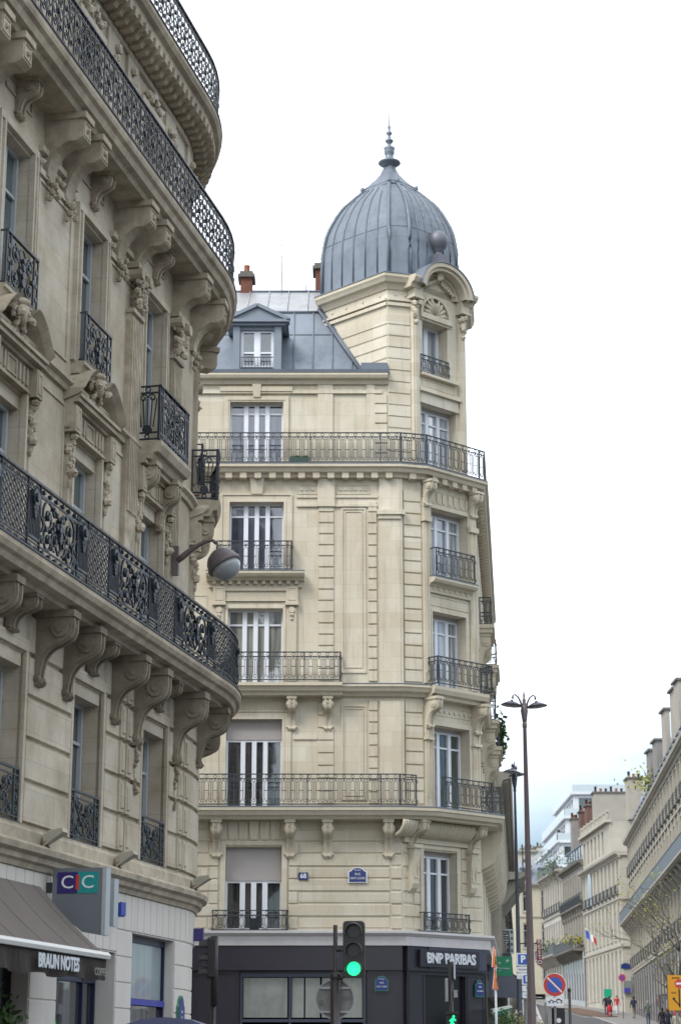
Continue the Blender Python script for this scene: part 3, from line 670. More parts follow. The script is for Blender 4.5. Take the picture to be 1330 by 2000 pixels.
# street door windows of the ground floor
def shopwin(par,F,s0,s1,z1,o,fr,gl,bars=(),zb=.35,name='shop_window'):
    m=MB(); m.box(F,s0,s1,o-.06,o+.04,zb-.35,zb); m.box(F,s0,s1,o-.06,o+.04,z1-.1,z1)
    for s in (s0,s1-.06): m.box(F,s,s+.06,o-.06,o+.04,zb,z1-.1)
    for kind,v in bars:
        if kind=='h': m.box(F,s0+.06,s1-.06,o-.05,o+.05,v-.04,v+.04)
        else: m.box(F,v-.03,v+.03,o-.05,o+.035,zb,z1-.1)
    q=m.obj(name,fr,par); g=MB(); g.box(F,s0+.05,s1-.05,o-.04,o-.02,zb-.02,z1-.05); g.obj('pane',gl,q); return q
BLUEF=mat('blue window frame',(.012,.015,.05),.4)
sw=shopwin(LB,LF,-2.5,-.12,3.70,-.2,BLUEF,GL_D,[('h',2.62)])
g=MB(); g.box(LF,-2.4,-.22,-.215,-.195,2.68,3.62); g.obj('frosted_panel',GL_F,sw); g=MB(); g.box(LF,-2.44,-.18,-.16,-.13,2.57,2.67); g.obj('blue_bar',mat('bright blue bar',(.03,.035,.30),.4),sw)
sw=shopwin(LB,LF,-6.02,-3.32,3.35,-.36,BLUEF,GL_D,[('v',-3.9),('h',2.9)])
for a,b in ((-10.4,-7.15),(-14.6,-11.4),(-19,-15.6)): shopwin(LB,LF,a,b,3.3,-.3,BLACKP,GL_D,[('v',(a+b)/2)])
shopwin(LB,LF,1.3,3.5,3.7,-.3,BLUEF,GL_D); shopwin(LB,LF,5.2,8,3.7,-.3,BLUEF,GL_D)
# blinds glimpsed, floodlights
for i,(s,lab) in enumerate([(-7.05,'beige floodlight on the cornice beside the awning, nearest of the three'),(-3.75,'beige floodlight on the cornice below the middle window railing'),(.65,'beige floodlight on the cornice at the rounded corner')]):
    d,n=LF.dn(s); p=Vector(LF(s,.16,4.69)); t=thing('floodlight',p,lab,'floodlight','floodlights on the left building cornice')
    A=math.atan2(n.y,n.x); R=Matrix.Rotation(A,3,'Z')@Matrix.Rotation(-.18,3,'Y')
    m=MB(); q=lambda x,y,z:tuple(p+R@(Vector((x,y,z))*.58))
    m.add([q(-.04,-.13,.0),q(.56,-.20,.24),q(.56,.20,.24),q(-.04,.13,.0),q(-.0,-.12,.30),q(.54,-.19,.34),q(.54,.19,.34),q(-.0,.12,.30),q(.22,-.12,.38),q(.22,.12,.38)],[(0,1,2,3),(0,1,5,4),(1,2,6,5),(2,3,7,6),(3,0,4,7),(4,5,8),(5,6,9,8),(6,7,9),(7,4,8,9)])
    m.obj('lamp_housing',mat('dusty beige metal',(.42,.39,.31),.7,noise=.3,nscale=8),t)
    m=MB(); m.tube([p+Vector((0,0,-.02)),q(0,0,.06),q(.05,0,.14)],[.07,.05,.06],6); m.tube([q(-.12,-.1,.05),q(.1,-.1,.12)],.03,5); m.obj('mounting_bracket',mat('rusty beige metal',(.22,.18,.13),.8,noise=.4,nscale=9),t)
# wall street lamp
d,n=LF.dn(-.45); p=Vector(LF(-.45,UO,10.64)); t=thing('wall_lamp',p,'large round street lamp on a curved arm fixed to the left building wall','street lamp')
A=MB(); A.box(LF,-.49,-.41,UO+.12,UO+.24,10.36,10.92); A.obj('backplate',POLE,t)
hd=p+Vector((n.x,n.y,0))*1.12+Vector((0,0,-.03))
A=MB(); pts=[p+Vector((n.x,n.y,0))*x+Vector((0,0,z)) for x,z in ((.22,.0),(.32,.08),(.5,.22),(.72,.33),(.88,.36),(.96,.30))]; A.tube(pts,[.055,.065,.05,.038,.032,.04],8); A.obj('lamp_arm',POLE,t)
T=Matrix.Rotation(.33,3,Vector((-n.y,n.x,0))) ; T=Matrix.Rotation(-.55,3,Vector((-n.y,n.x,0)))
LH=mat('brown grey lamp shell',(.12,.10,.10),.5,noise=.15)
A=MB(); c=hd+Vector((0,0,-.10)); prof=[(.01,.33),(.06,.33),(.13,.30),(.22,.24),(.285,.15),(.315,.04),(.33,.03),(.33,-.03),(.30,-.04)]; A.lathe(c,prof,24,True,T); A.obj('lamp_hood',LH,t)
A=MB(); prof=[(.29,-.04),(.275,-.12),(.21,-.22),(.11,-.275),(.01,-.29)]; A.lathe(c,prof,24,True,T)
gm=mat('milky lamp glass',(.42,.44,.46),.12,noise=.15,nscale=3); gm.node_tree.nodes['Principled BSDF'].inputs['Transmission Weight'].default_value=.35; A.obj('lamp_glass',gm,t)
# --- awning
p=Vector(LF(-9,0,3.0)); AW=thing('shop_awning',p,'taupe cloth awning with dark brown valance over the shop at lower left','awning')
s0,s1=-14.7,-7.08
A=MB(); n=24
ztop=lambda u:4.10-.99*u-.05*math.sin(u*PI)
P=[(.10+1.04*i/8,ztop(i/8)) for i in range(9)]; P2=[(o,z-.02) for o,z in P[::-1]]
A.ext(LF,s0,s1,P+P2,sm=False); 
for k in range(9): s=s1-.6*k*1.7-.3; A.ext(LF,s,s+.02,[(o,z+.008) for o,z in P]+[(o,z-.0) for o,z in P[::-1]])
A.obj('canopy_cloth',BROWN_C,AW)
A=MB(); A.ext(LF,s0-.02,s1+.02,[(1.10,3.05),(1.20,3.05),(1.22,3.10),(1.17,3.15),(1.10,3.14)]); A.obj('front_bar',mat('pale awning bar',(.62,.62,.6),.4),AW)
A=MB(); 
NS=60
for i in range(NS):
    a=s0+(s1-s0)*i/NS; b=s0+(s1-s0)*(i+1)/NS; f=lambda s:1.15+.035*math.sin(s*9)+.02*math.sin(s*4.3)
    g=lambda s:2.74+.02*math.sin(s*5)
    A.quad(LF(a,1.15,3.06),LF(b,1.15,3.06),LF(b,f(b),g(b)),LF(a,f(a),g(a)))
    A.quad(LF(a,1.13,3.06),LF(b,1.13,3.06),LF(b,f(b)-.02,g(b)),LF(a,f(a)-.02,g(a)))
A.obj('valance',BROWN_D,AW)
LW=mat('grey white lettering',(.55,.58,.62),.5); LW2=mat('dim lettering',(.20,.19,.17),.6)
text('BRAUN NOTES',.25,LF,-9.2,1.225,2.90,AW,LW,bold=.008,sx=.92,ext=.004); text('COFFEE',.15,LF,-7.52,1.225,2.85,AW,LW2,bold=.002,ext=.004)
# ================================================================ CENTRAL CORNER BUILDING
CB=thing('domed_corner_building',(0,57,0),'pale cream stone corner building with a grey ribbed dome and thin iron balconies','building')
A_=(1.68,55.0); B_=(2.32,55.18); C_=(3.94,56.69); fl=Fr(C_,5); D_=tuple(fl.P+fl.d*19); _k=1.68-fl.P.x; CL_=None
for _i in range(400):
    _q=fl.P+fl.d*(_i*.005)
    if (_q.x-1.68)*.682-(_q.y-55)*.731<0: CL_=tuple(_q); break
XL=-13.0
LO=PolyFr([(XL,55),A_,CL_,D_]); MA=PolyFr([(XL,55),A_,B_,C_,D_])
FR=Fr((0,55),90); CH=Fr(A_,47); BY=Fr(B_,47); FA=Fr(A_,74); FK=Fr(C_,5); FKL=Fr(CL_,5)
LCH=(Vector(CL_)-Vector(A_)).length; LoA=LO.cum[1]; LoC=LO.cum[2]; MaA,MaB,MaC=MA.cum[1],MA.cum[2],MA.cum[3]; LoE=LO.cum[-1]; MaE=MA.cum[-1]
# ground floor: dark shop front under a pale fascia
m=MB(); m.box(LO,0,LoE,-.4,-.02,-.3,4.7)
# shop front panels
sf=MB(); 
def pan(F,s0,s1,z0,z1,o=0):
    sf.box(F,s0,s1,-.05,o,z0,z1); sf.sunk(F,s0+.06,s1-.06,z0+.08,z1-.08,o,.03,.015)
m.obj('ground_floor_core',AUB,CB)
sf.box(FR,XL,1.66,-.05,.16,4.07,4.68); sf.box(FR,XL,1.66,-.05,.20,4.03,4.09); sf.box(CH,.02,LCH-.02,-.05,.16,4.07,4.68); sf.box(CH,.0,LCH+.02,-.05,.20,4.03,4.09)
for a,b in ((XL,-9.6),(-6.4,-5.2),(-3.95,-2.72),(.72,1.62)): pan(FR,a,b,.1,4.03,.10)
pan(FR,-5.15,-4.0,.1,4.03,.08)
sf.box(FR,XL,1.66,-.05,.14,-.2,.45)
pan(CH,.05,.74,.1,4.03,.10); pan(CH,2.32,LCH-.06,.1,4.03,.10); sf.box(CH,.74,2.32,-.05,.10,3.93,4.03)
sf.obj('shop_front',AUB,CB)
b=MB(); b.box(CH,.80,LCH-.06,.17,.20,4.10,4.66); b.obj('fascia_panel',AUB2,CB)
w=shopwin(CB,FR,-2.68,.66,3.96,.0,AUB2,GL_D,[('h',2.72),('v',-1.35),('v',.0)],.5)
g=MB(); 
for a,b in ((-2.6,-1.42),(-1.30,-.98),(-.94,-.55),(-.50,-.05),(.06,.58)): g.box(FR,a,b,-.02,-.008,2.8,3.84)
g.obj('net_curtain',mat('pale net curtain',(.30,.31,.28),.8,noise=.5,nscale=2.5,streak=.6),w)
g=MB(); g.box(FR,-1.25,-.45,-.018,-.006,1.3,2.62); g.obj('blue_poster',mat('blue dotted poster',(.05,.10,.14),.5,noise=.8,nscale=14,col2=(.20,.26,.30)),w)
g=MB(); g.box(FR,-.98,-.5,-.006,.0,1.9,2.16); g.obj('red_sticker',mat('red sticker',(.45,.03,.03),.5),w)
shopwin(CB,FR,-9.5,-6.5,3.96,.0,AUB2,GL_D,[('h',2.72)],.5)
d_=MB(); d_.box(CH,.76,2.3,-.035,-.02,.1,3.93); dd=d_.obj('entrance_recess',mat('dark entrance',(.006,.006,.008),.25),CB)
d_=MB(); d_.box(CH,1.50,1.56,-.02,.0,.1,2.5); d_.box(CH,.8,2.28,-.02,.01,2.5,2.58); d_.obj('door_frame',AUB2,dd)
# signs on the shop front
def plate(F,s,z,o,w,h,par_label,lines,frame,arch=True,cat='street sign',fm=None):
    q=thing('street_name_plate',F(s,o,z),par_label,cat)
    m=MB(); P=[(s-w/2,z-h/2),(s+w/2,z-h/2),(s+w/2,z+h*.22)]
    if arch: P+=[(s+w*.36,z+h*.28),(s+w*.28,z+h*.42),(s+w*.12,z+h*.5),(s-w*.12,z+h*.5),(s-w*.28,z+h*.42),(s-w*.36,z+h*.28),(s-w/2,z+h*.22)]
    else: P[2]=(s+w/2,z+h/2); P+=[(s-w/2,z+h/2)]
    def slab(P,o0,o1,mm,nm,par):
        m=MB(); n=len(P)
        m.add([F(x,o0,y) for x,y in P]+[F(x,o1,y) for x,y in P],[tuple(range(n,2*n))]+[(i,(i+1)%n,n+(i+1)%n,n+i) for i in range(n)]); return m.obj(nm,mm,par)
    slab(P,o,o+.03,fm or GREEN_E,'sign_frame',q)
    slab([(s+(x-s)*.88,z+(y-z)*.88) for x,y in P],o+.03,o+.04,NAVY,'sign_face',q)
    for tx,sz,dz,sx in lines: text(tx,sz,F,s,o+.046,z+dz,q,SIGNW,ext=.002,sx=sx)
    return q
plate(FR,1.10,3.68,.135,.36,.40,'small arched blue street sign on the dark panel left of the bank entrance',[('9e Arrt',.05,.12,1),('RUE',.06,.02,1),('SAINT LAZARE',.055,-.08,.75)],None)
plate(CH,2.82,3.62,.135,.34,.46,'small arched blue street sign on the dark panel right of the bank entrance',[('9e Arrt',.05,.14,1),('RUE',.06,.04,1),('TAITBOUT' if False else 'DE LONDRES',.05,-.07,.8)],None)
plate(FR,.465,6.56,.065,.52,.42,'arched blue enamel street sign on the cream wall, right of the number plate',[('9e Arrt',.06,.13,1),('RUE',.085,.02,1),('SAINT LAZARE',.085,-.09,.72)],None,fm=SIGNW)
q=thing('house_number_plate',FR(-1.01,.03,6.53),'blue enamel number 68 plate on the cream wall','number plate'); m=MB(); m.box(FR,-1.14,-.88,.05,.075,6.43,6.63); m.obj('plate',NAVY,q); text('68',.17,FR,-1.01,.08,6.53,q,SIGNW,ext=.003,bold=.004)
q=thing('bank_fascia_sign',CH(1.55,.2,4.36),'white raised lettering on a dark case over the bank corner entrance','shop sign')
m=MB(); m.box(CH,.40,2.72,.20,.27,4.14,4.60); m.obj('sign_case',AUB,q); text('BNP PARIBAS',.38,CH,1.58,.29,4.36,q,LW if 'LW' in globals() else SIGNW,ext=.02,bold=.012,sx=.86)
q=thing('fascia_letters',FR(-4.3,.2,4.36),'end of the white fascia lettering beside the rounded grey building','shop sign'); text('BNP PARIBAS',.38,FR,-5.02,.18,4.36,q,SIGNW,ext=.02,bold=.012,sx=.86)
# pale fascia cornice
m=MB(); m.ext(LO,0,LoE,[(-.1,4.68),(.20,4.68),(.22,4.92),(.26,4.94),(.34,5.0),(.34,5.06),(-.1,5.10)]); m.obj('fascia_cornice',FASC_W,CB)
# first floor wall with channelled stone
m=MB(); W1=(-3.13,-1.60,5.06,7.33)
m.wall(FR,XL,1.68,4.9,8.1,0,[W1,(-7.4,-5.87,5.06,7.33)],.34); wb=(.80,2.12,5.06,7.30); m.wall(CH,0,LCH,4.9,8.1,0,[wb],.38); m.wall(FKL,0,18.5,4.9,8.1,0,[(3.0+4*i,4.3+4*i,5.1,7.3) for i in range(4)],.3)
zs=[5.12+.335*i for i in range(10)]
def rows(F,spans,zs,flip=0,t=.04):
    for i,(a,b) in enumerate(zip(zs,zs[1:])):
        for (p,q,l,r) in spans:
            if (i+flip)%2: m.raised(F,p,q,a+.012,b-.012,0,t,.02)
            else:
                x=p
                if l: m.raised(F,p,p+.26,a+.012,b-.012,0,t,.02); x=p+.27
                y=q
                if r: m.raised(F,q-.26,q,a+.012,b-.012,0,t,.02); y=q-.27
                m.raised(F,x+.01,y-.01,a+.03,b-.03,0,t*.55,.02)
rows(FR,[(-1.42,1.35,1,0),(-5.7,-3.32,1,1),(XL,-7.6,0,1)],zs); rows(FR,[(1.37,1.67,0,0)],zs,1); rows(CH,[(.02,.66,0,1),(2.30,LCH-.04,1,0)],zs)
for (F,a,b,zt) in ((FR,-3.13,-1.6,7.33),(CH,.80,2.12,7.30),(FR,-7.4,-5.87,7.33)):
    for q,w_ in ((a-.14,a),(b,b+.14)): m.box(F,q,w_,-.02,.05,5.08,zt+.04)
    m.box(F,a-.14,b+.14,-.02,.05,zt+.04,zt+.16)
for k in range(-3,4):
    c=-2.365+k*.29; keystone(m,FR,c,.27,7.52,8.02,0,.05 if k else .09)
m.obj('first_floor_wall',STONE_C,CB)
window(CB,FR,*W1,0,GL_D,4,0,.90,quad4=True,wide=.095); window(CB,FR,-7.4,-5.87,5.06,7.33,0,GL_D,4,0,.9,quad4=True)
window(CB,CH,*wb,-.06,GL_D,3,.78,.12,quad4=True,wide=.085)
def rail(par,F,s0,s1,z0,h,o,ends=0,name='balcony_railing',back=0):
    m=MB(); catenary_rail(m,F,s0,s1,z0,h,o)
    for e in (s0,s1):
        if ends:
            d_,n_=F.dn(e); P=F(e,back,0); G=Fr((0,0),0); G.P=Vector((P[0],P[1])); G.d=n_; G.n=-d_
            catenary_rail(m,G,0,o-back,z0,h,0) if o-back>.3 else [m.box(G,0,o-back,-.012,.012,z0+zz,z0+zz+.025) for zz in (.02,h-.03)]
    return m.obj(name,IRON_G,par)
rail(CB,FR,-3.46,-1.42,5.06,.56,.20,1,'window_railing'); rail(CB,CH,.62,2.42,5.06,.55,.20,1,'window_railing')
pt=MB(); pt.box(FR,-2.45,-2.2,.05,.17,5.08,5.4); pt.obj('planter',mat('dark planter',(.02,.025,.03),.6),CB); 
# consoles under second-floor balcony
SLO=[(-.3,8.04),(.48,8.04),(.50,8.10),(.62,8.13),(.66,8.22),(.70,8.25),(.70,8.33),(-.3,8.36)]
m=MB(); m.ext(MA,0,MaE,SLO); BAL2=m.obj('balcony',TRIM_C,CB)
lb=MB(); lb.ext(MA,0,MaE,[(.3,8.372),(.71,8.335),(.71,8.365),(.3,8.40)]); lb.obj('lead_edge',FLASH,BAL2)
for x in (-7.95,-5.3,-3.38,-1.375,-.35,1.31): console(BAL2,FR,x,.24,.42,1.02,8.04,0,TRIM_C)
for s,ln in ((.32,1.5),(2.62,1.4)):     # tall brackets flanking the corner window
    console(BAL2,CH,s,.26,.62,.75,8.04,0,TRIM_C)
    m=MB(); m.ext(CH,s-.12,s+.12,[(-.02,7.4),(.30,7.4),(.20,6.7),(.22,6.35),(.16,6.22),(.0,6.1),(-.02,6.1)]); m.box(CH,s-.16,s+.16,-.02,.34,7.30,7.40); m.sunk(CH,s-.09,s+.09,6.5,7.25,.22,.03,.02); m.obj('bracket_tail',TRIM_C,BAL2)
# gadrooned corbel under the corner bay
m=MB()
for s0,s1,F in ((.5,2.44,CH),(-.40,.16,CH)):
    n=round((s1-s0)/.11); 
    for k in range(n):
        s=s0+(s1-s0)*(k+.5)/n; m.tube([F(s,.05+.42*math.sin(a*PI/2/5),7.62+.40*(1-math.cos(a*PI/2/5))) for a in range(6)],[.03,.05,.055,.06,.06,.06],6)
m.box(CH,.0,2.8,-.02,.12,7.46,7.64); m.obj('corbel',TRIM_C,BAL2)
# flank consoles, scalloped
for k in range(12):
    s=1.0+k*1.5; m=MB(); m.ext(FK,s,s+.8,[(-.02,8.04),(.62,8.04),(.60,7.8),(.50,7.45),(.34,7.15),(.2,7.05),(-.02,6.95)],sm=False)
    m.obj('console',TRIM_C,BAL2)
# second floor
def win_f(z0,z1,F=FR,x0=-3.17,x1=-1.62): return (x0,x1,z0,z1)
lev=[(8.36,10.85),(11.83,14.0),(15.02,17.12)]
ops=[win_f(a,b) for a,b in lev]+[win_f(a,b,x0=-7.44,x1=-5.89) for a,b in lev]
m=MB(); m.wall(FR,XL,1.68,8.3,18.0,0,ops,.32); m.wall(FA,0,.665,8.3,18.0,0,[],.3)
bw=[(.36,1.80,8.42,10.76),(.36,1.74,11.85,14.02),(.34,1.88,15.05,17.08)]
m.wall(BY,0,2.22,8.3,18.0,0,bw,.46)
m.wall(FK,0,19,8.3,18.0,0,[(3.0+4*i,4.3+4*i,a,b) for i in range(4) for a,b in lev],.3)
# window surrounds
for (F,list_) in ((FR,[(a,b) for a,b in lev]),):
    for x0,x1 in ((-3.17,-1.62),(-7.44,-5.89)):
        for i,(a,b) in enumerate(lev):
            for p,q,h in ((.0,.07,.05),(.07,.20,.03),(.20,.24,.06)):
                m.box(F,x0-q,x0-p,-.02,h,a,b+q); m.box(F,x1+p,x1+q,-.02,h,a,b+q); m.box(F,x0-p,x1+p,-.02,h,b+p,b+q)
for i,(x0,x1,a,b) in enumerate(bw):
    for p,q,h in ((.0,.06,.05),(.06,.14,.03)):
        m.box(BY,x0-q,x0-p,-.02,h,a,b+q); m.box(BY,x1+p,x1+q,-.02,h,a,b+q); m.box(BY,x0-p,x1+p,-.02,h,b+p,b+q)
# quoins
def quoin(F,a,b,z0,z1,h=.25,t=.045):
    n=round((z1-z0)/h)
    for k in range(n): m.raised(F,a,b,z0+(z1-z0)*k/n+.01,z0+(z1-z0)*(k+1)/n-.01,0,t,.018)
quoin(FR,-.63,-.18,8.5,11.3,.33); quoin(FR,-.63,-.18,11.95,17.15,.335)
quoin(FR,.78,1.04,8.5,11.4,.33); quoin(FR,.78,1.04,11.9,17.15,.335)
quoin(FA,.10,.64,8.5,11.4,.36); quoin(FA,.10,.64,11.9,17.5,.36)
m.sunk(FR,.02,.72,8.6,11.25,0,.05,.03); m.sunk(FR,.10,.64,8.72,11.15,0,.025,.02)
m.sunk(FR,.02,.72,12.15,16.95,0,.05,.03); m.sunk(FR,.12,.62,12.3,16.85,0,.025,.02)
for a,b in ((8.45,11.35),(11.85,17.9)):
    m.box(FR,1.10,1.69,-.02,.10,a,b); m.box(FA,-.01,.06,-.02,.10,a,b)
m.box(FR,1.04,1.74,-.02,.20,16.72,16.86); m.box(FR,1.07,1.72,-.02,.15,16.60,16.72); m.box(FA,-.02,.12,-.02,.20,16.72,16.86)
for z0,z1,h in ((16.98,17.05,.06),(17.25,17.32,.04)): m.box(FR,XL,-3.5,-.02,h,z0,z1); m.box(FR,-1.25,1.05,-.02,h,z0,z1)
for i in range(4): m.disc(FR,-1.12+i*.16,17.5,-.01,.035,.04,8)
for i in range(6): m.disc(FR,-.0+i*.14,17.5,-.01,.035,.04,8)
m.sunk(FR,-1.24,-.66,17.36,17.64,0,.025,.02); m.sunk(FR,-.14,.84,17.36,17.64,0,.025,.02)
m.box(FR,-.66,-.16,-.02,.09,16.98,17.85)
for x in (-2.395,-6.66): keystone(m,FR,x,.42,17.35,17.85,0,.12)
keystone(m,FR,-2.395,.36,10.9,11.3,0,.06) if False else None
# panelled field left and right of the first column of windows
for z0,z1 in ((8.5,10.2),(10.35,11.3),(12.0,14.4)): m.sunk(FR,-5.5,-3.75,z0,z1,0,.035,.015)
m.box(FR,-1.30,-.66,-.02,.04,10.28,10.36); m.box(FR,-5.6,-3.6,-.02,.05,10.28,10.36)
m.sunk(BY,.25,2.0,17.24,17.62,0,.03,.02)
for k in range(7): keystone(m,BY,.42+k*.24,.13,17.28,17.56,0,.05)
for z in (10.95,): 
    for k in range(8): m.disc(BY,.45+.2*k,11.18,-.01,.04,.05,8)
    m.sunk(BY,.3,2.05,11.05,11.32,0,.03,.02)
m.sunk(BY,.3,2.0,14.2,14.5,0,.03,.02)
# bay pilasters
for s,w_ in ((.12,.22),(2.05,.26)):
    for a,b in ((8.4,11.45),(11.9,17.3)):
        m.box(BY,s-w_/2,s+w_/2,-.02,.09,a,b); m.box(BY,s-w_*.3,s-w_*.2,.08,.115,a+.3,b-.4); m.box(BY,s+w_*.2,s+w_*.3,.08,.115,a+.3,b-.4)
    m.box(BY,s-w_/2-.04,s+w_/2+.04,-.02,.17,16.6,16.75); m.box(BY,s-w_/2-.04,s+w_/2+.04,-.02,.16,10.3,10.38)
m.obj('middle_wall',STONE_C,CB)
for i,(a,b) in enumerate(lev):
    gl=[GL_D,GL_C,GL_B][i]
    window(CB,FR,-3.17,-1.62,a,b,0,gl,4,[0,.80,.82][i],[.55,0,0][i],quad4=True,wide=.085); window(CB,FR,-7.44,-5.89,a,b,0,gl,4,.8,quad4=True,wide=.085)
for i,(x0,x1,a,b) in enumerate(bw): window(CB,BY,x0,x1,a,b,-.12,[GL_G,GL_W,GL_W][i],3,.80,.1,quad4=True,wide=.075)
for i in range(4):
    for a,b in lev+[(5.1,7.3)]: window(CB,FK if a>8 else FKL,3.0+4*i,4.3+4*i,a,b,0,GL_D,2,.8)
for x in (-1.35,-.35,-3.45): console(CB,FR,x,.22,.34,.92,11.45,0,TRIM_C)
for s in (.12,2.05): console(CB,BY,s,.24,.42,.85,11.48,.09,TRIM_C); console(CB,BY,s,.26,.30,.75,17.8,.09,TRIM_C)
# rails at second floor
rail(BAL2,FR,-12.9,1.62,8.39,.86,.60); 
m=MB(); G=Fr(FR(1.62,.60,0)[:2],62); catenary_rail(m,G,0,.52,8.39,.86,0); m.obj('balcony_railing',IRON_G,BAL2)
rail(BAL2,BY,.10,2.14,8.40,.84,.58,0); rail(BAL2,FK,.3,2.6,8.39,.84,.60,1); rail(BAL2,FK,8,12,8.39,.84,.60,1)
# third floor ledge and partial balcony
m=MB(); m.ext(MA,0,MaE,[(-.2,11.48),(.10,11.48),(.14,11.56),(.26,11.60),(.30,11.68),(.34,11.72),(.34,11.78),(-.2,11.82)])
m.ext(FR,-12.9,.05,[(-.1,11.46),(.40,11.46),(.42,11.54),(.50,11.57),(.54,11.66),(.60,11.70),(.60,11.785),(-.1,11.825)])
m.ext(BY,.0,2.24,[(-.1,11.46),(.28,11.46),(.30,11.54),(.40,11.58),(.45,11.70),(.45,11.785),(-.1,11.825)]); B3=m.obj('balcony',TRIM_C,CB)
lb=MB(); lb.ext(MA,0,MaE,[(.0,11.832),(.35,11.79),(.35,11.81),(.0,11.85)]); lb.obj('lead_edge',FLASH,B3)
rail(B3,FR,-9,.0,11.84,.82,.52,1); rail(B3,BY,.12,2.34,11.84,.80,.46,1)
# fourth floor window balcony on dentils
def dent_balc(F,a,b,z,P,rs0,rs1,dn_,h=.86):
    m=MB(); m.ext(F,a,b,[(-.02,z-.24),(P-.22,z-.24),(P-.20,z-.18),(P-.05,z-.15),(P,z-.08),(P,z-.02),(-.02,z+.02)])
    m.box(F,a+.06,b-.06,-.02,.08,z-.42,z-.24)
    n=round((b-a-.2)/dn_)
    for k in range(n): s=a+.1+(b-a-.2)*(k+.5)/n; m.box(F,s-.05,s+.05,.07,P-.24,z-.34,z-.24)
    B=m.obj('balcony',TRIM_C,CB)
    l=MB(); l.ext(F,a-.01,b+.01,[(.1,z+.022),(P+.01,z-.015),(P+.01,z+.005),(.1,z+.04)]); l.obj('lead_edge',FLASH,B); rail(B,F,rs0,rs1,z+.02,h,P-.08,1); return B
dent_balc(FR,-3.78,-1.02,15.02,.42,-3.5,-1.38,.24); dent_balc(BY,.18,1.98,14.98,.34,.30,1.92,.24); dent_balc(FR,-8.1,-5.3,15.02,.42,-7.8,-5.6,.24)
for x in (-3.42,-1.37,-7.69,-5.64):
    m=MB(); m.box(FR,x-.17,x+.17,-.02,.12,14.15,14.62); m.box(FR,x-.19,x+.19,-.02,.16,14.08,14.16); m.sunk(FR,x-.12,x+.12,14.22,14.58,.12,.02,.015); m.box(FR,x-.13,x+.13,-.02,.08,11.9,14.0); m.disc(FR,x,13.95,.0,.12,.09,8); m.fblob(FR,x,.08,13.8,.07); m.fblob(FR,x,.08,13.68,.05); m.obj('bracket',TRIM_C,CB)
m=MB(); m.box(FR,-3.25,-1.54,-.02,.05,14.2,14.6); m.box(FR,-3.25,-1.54,-.02,.08,14.2,14.28); m.box(FR,-3.25,-1.54,-.02,.10,14.5,14.6); m.obj('window_head',TRIM_C,CB)
# fifth floor balcony with dentils
m=MB(); m.ext(MA,0,MaE,[(-.6,17.82),(.16,17.82),(.18,17.92),(.30,17.95),(.34,18.04),(.41,18.08),(.41,18.16),(-.6,18.20)])
s=.1
for F,a,b in ((FR,XL,1.6),(FA,.05,.62),(BY,.1,2.18),(FK,.15,18.5)):
    n=round((b-a)/.42)
    for k in range(n): q=a+(b-a)*(k+.5)/n; m.box(F,q-.095,q+.095,-.02,.27,17.78,17.94)
B5=m.obj('balcony',TRIM_C,CB)
lb=MB(); lb.ext(MA,0,MaE,[(-.5,18.205),(.42,18.165),(.42,18.185),(-.5,18.22)]); lb.obj('lead_edge',FLASH,B5)
m=MB(); catenary_rail(m,MA,0.1,MaA,18.20,.92,.33); catenary_rail(m,MA,MaA,MaB,18.20,.92,.33); catenary_rail(m,MA,MaB,MaC,18.20,.92,.33); m.obj('balcony_railing',IRON_G,B5)
m=MB(); catenary_rail(m,FK,.2,3.2,18.20,.92,.33); m.obj('balcony_railing',IRON_G,B5)
bx=thing('window_box',FR(-1.15,.3,18.2),'dark green plant box behind the fifth-floor railing','planter'); m=MB(); m.box(FR,-1.45,-.9,.1,.36,18.21,18.36); m.obj('trough',mat('dark green trough',(.02,.05,.04),.6),bx)
m=MB()
for i in range(60): m.fblob(FR,random.uniform(-1.42,-.93),.22,18.38+random.uniform(0,.05),.03)
m.obj('seedlings',LEAF,bx)
# tower and fifth floor
V0=(1.38,55.0); V1=(2.09,55.2); t_=Fr(V1,47); V2=tuple(t_.P+t_.d*2.2); t2=Fr(V2,5); V3=tuple(t2.P+t2.d*2.0); VL=(-.46,56.84); VB=(-.2,59.0); VB2=(2.2,60.4)
TW=PolyFr([VB,VL,V0,V1,V2,V3,VB2]); T5=Fr(V0,math.degrees(math.atan2(V1[0]-V0[0],V1[1]-V0[1]))); TB=Fr(V1,47); TL=Fr(VL,math.degrees(math.atan2(V0[0]-VL[0],V0[1]-VL[1])))
LT=(Vector(V0)-Vector(VL)).length; L5=(Vector(V1)-Vector(V0)).length
m=MB(); tb=[(.36,1.84,18.3,20.28),(.38,1.46,21.22,22.86)]
m.wall(TB,0,2.2,18.1,24.0,0,tb,.45); m.wall(T5,0,L5,18.1,24.0,0,[],.3); m.wall(TL,0,LT,18.1,24.0,0,[],.3); m.wall(TW,0,TW.cum[1],18.1,24.0,0,[],.3); m.wall(TW,TW.cum[4],TW.cum[6],18.1,24.0,0,[],.3)
zz=18.3
k=0
while zz<22.9:
    h=.355; m.raised(T5,.0,L5-.04,zz+.012,zz+h-.012,0,.03,.015); m.raised(TL,.0,LT-.0,zz+.012,zz+h-.012,0,.03,.015) if zz>20.9 else None
    zz+=h
for F,l in ((T5,L5),(TL,LT)): m.box(F,0,l,-.02,.07,23.15,23.25); m.box(F,0,l,-.02,.10,23.30,23.37)
for s in (.3,.9,1.6,2.3): m.disc(TL,s,23.52,0,.03,.035,8)
for s in (.25,.55): m.disc(T5,s,23.52,0,.03,.035,8)
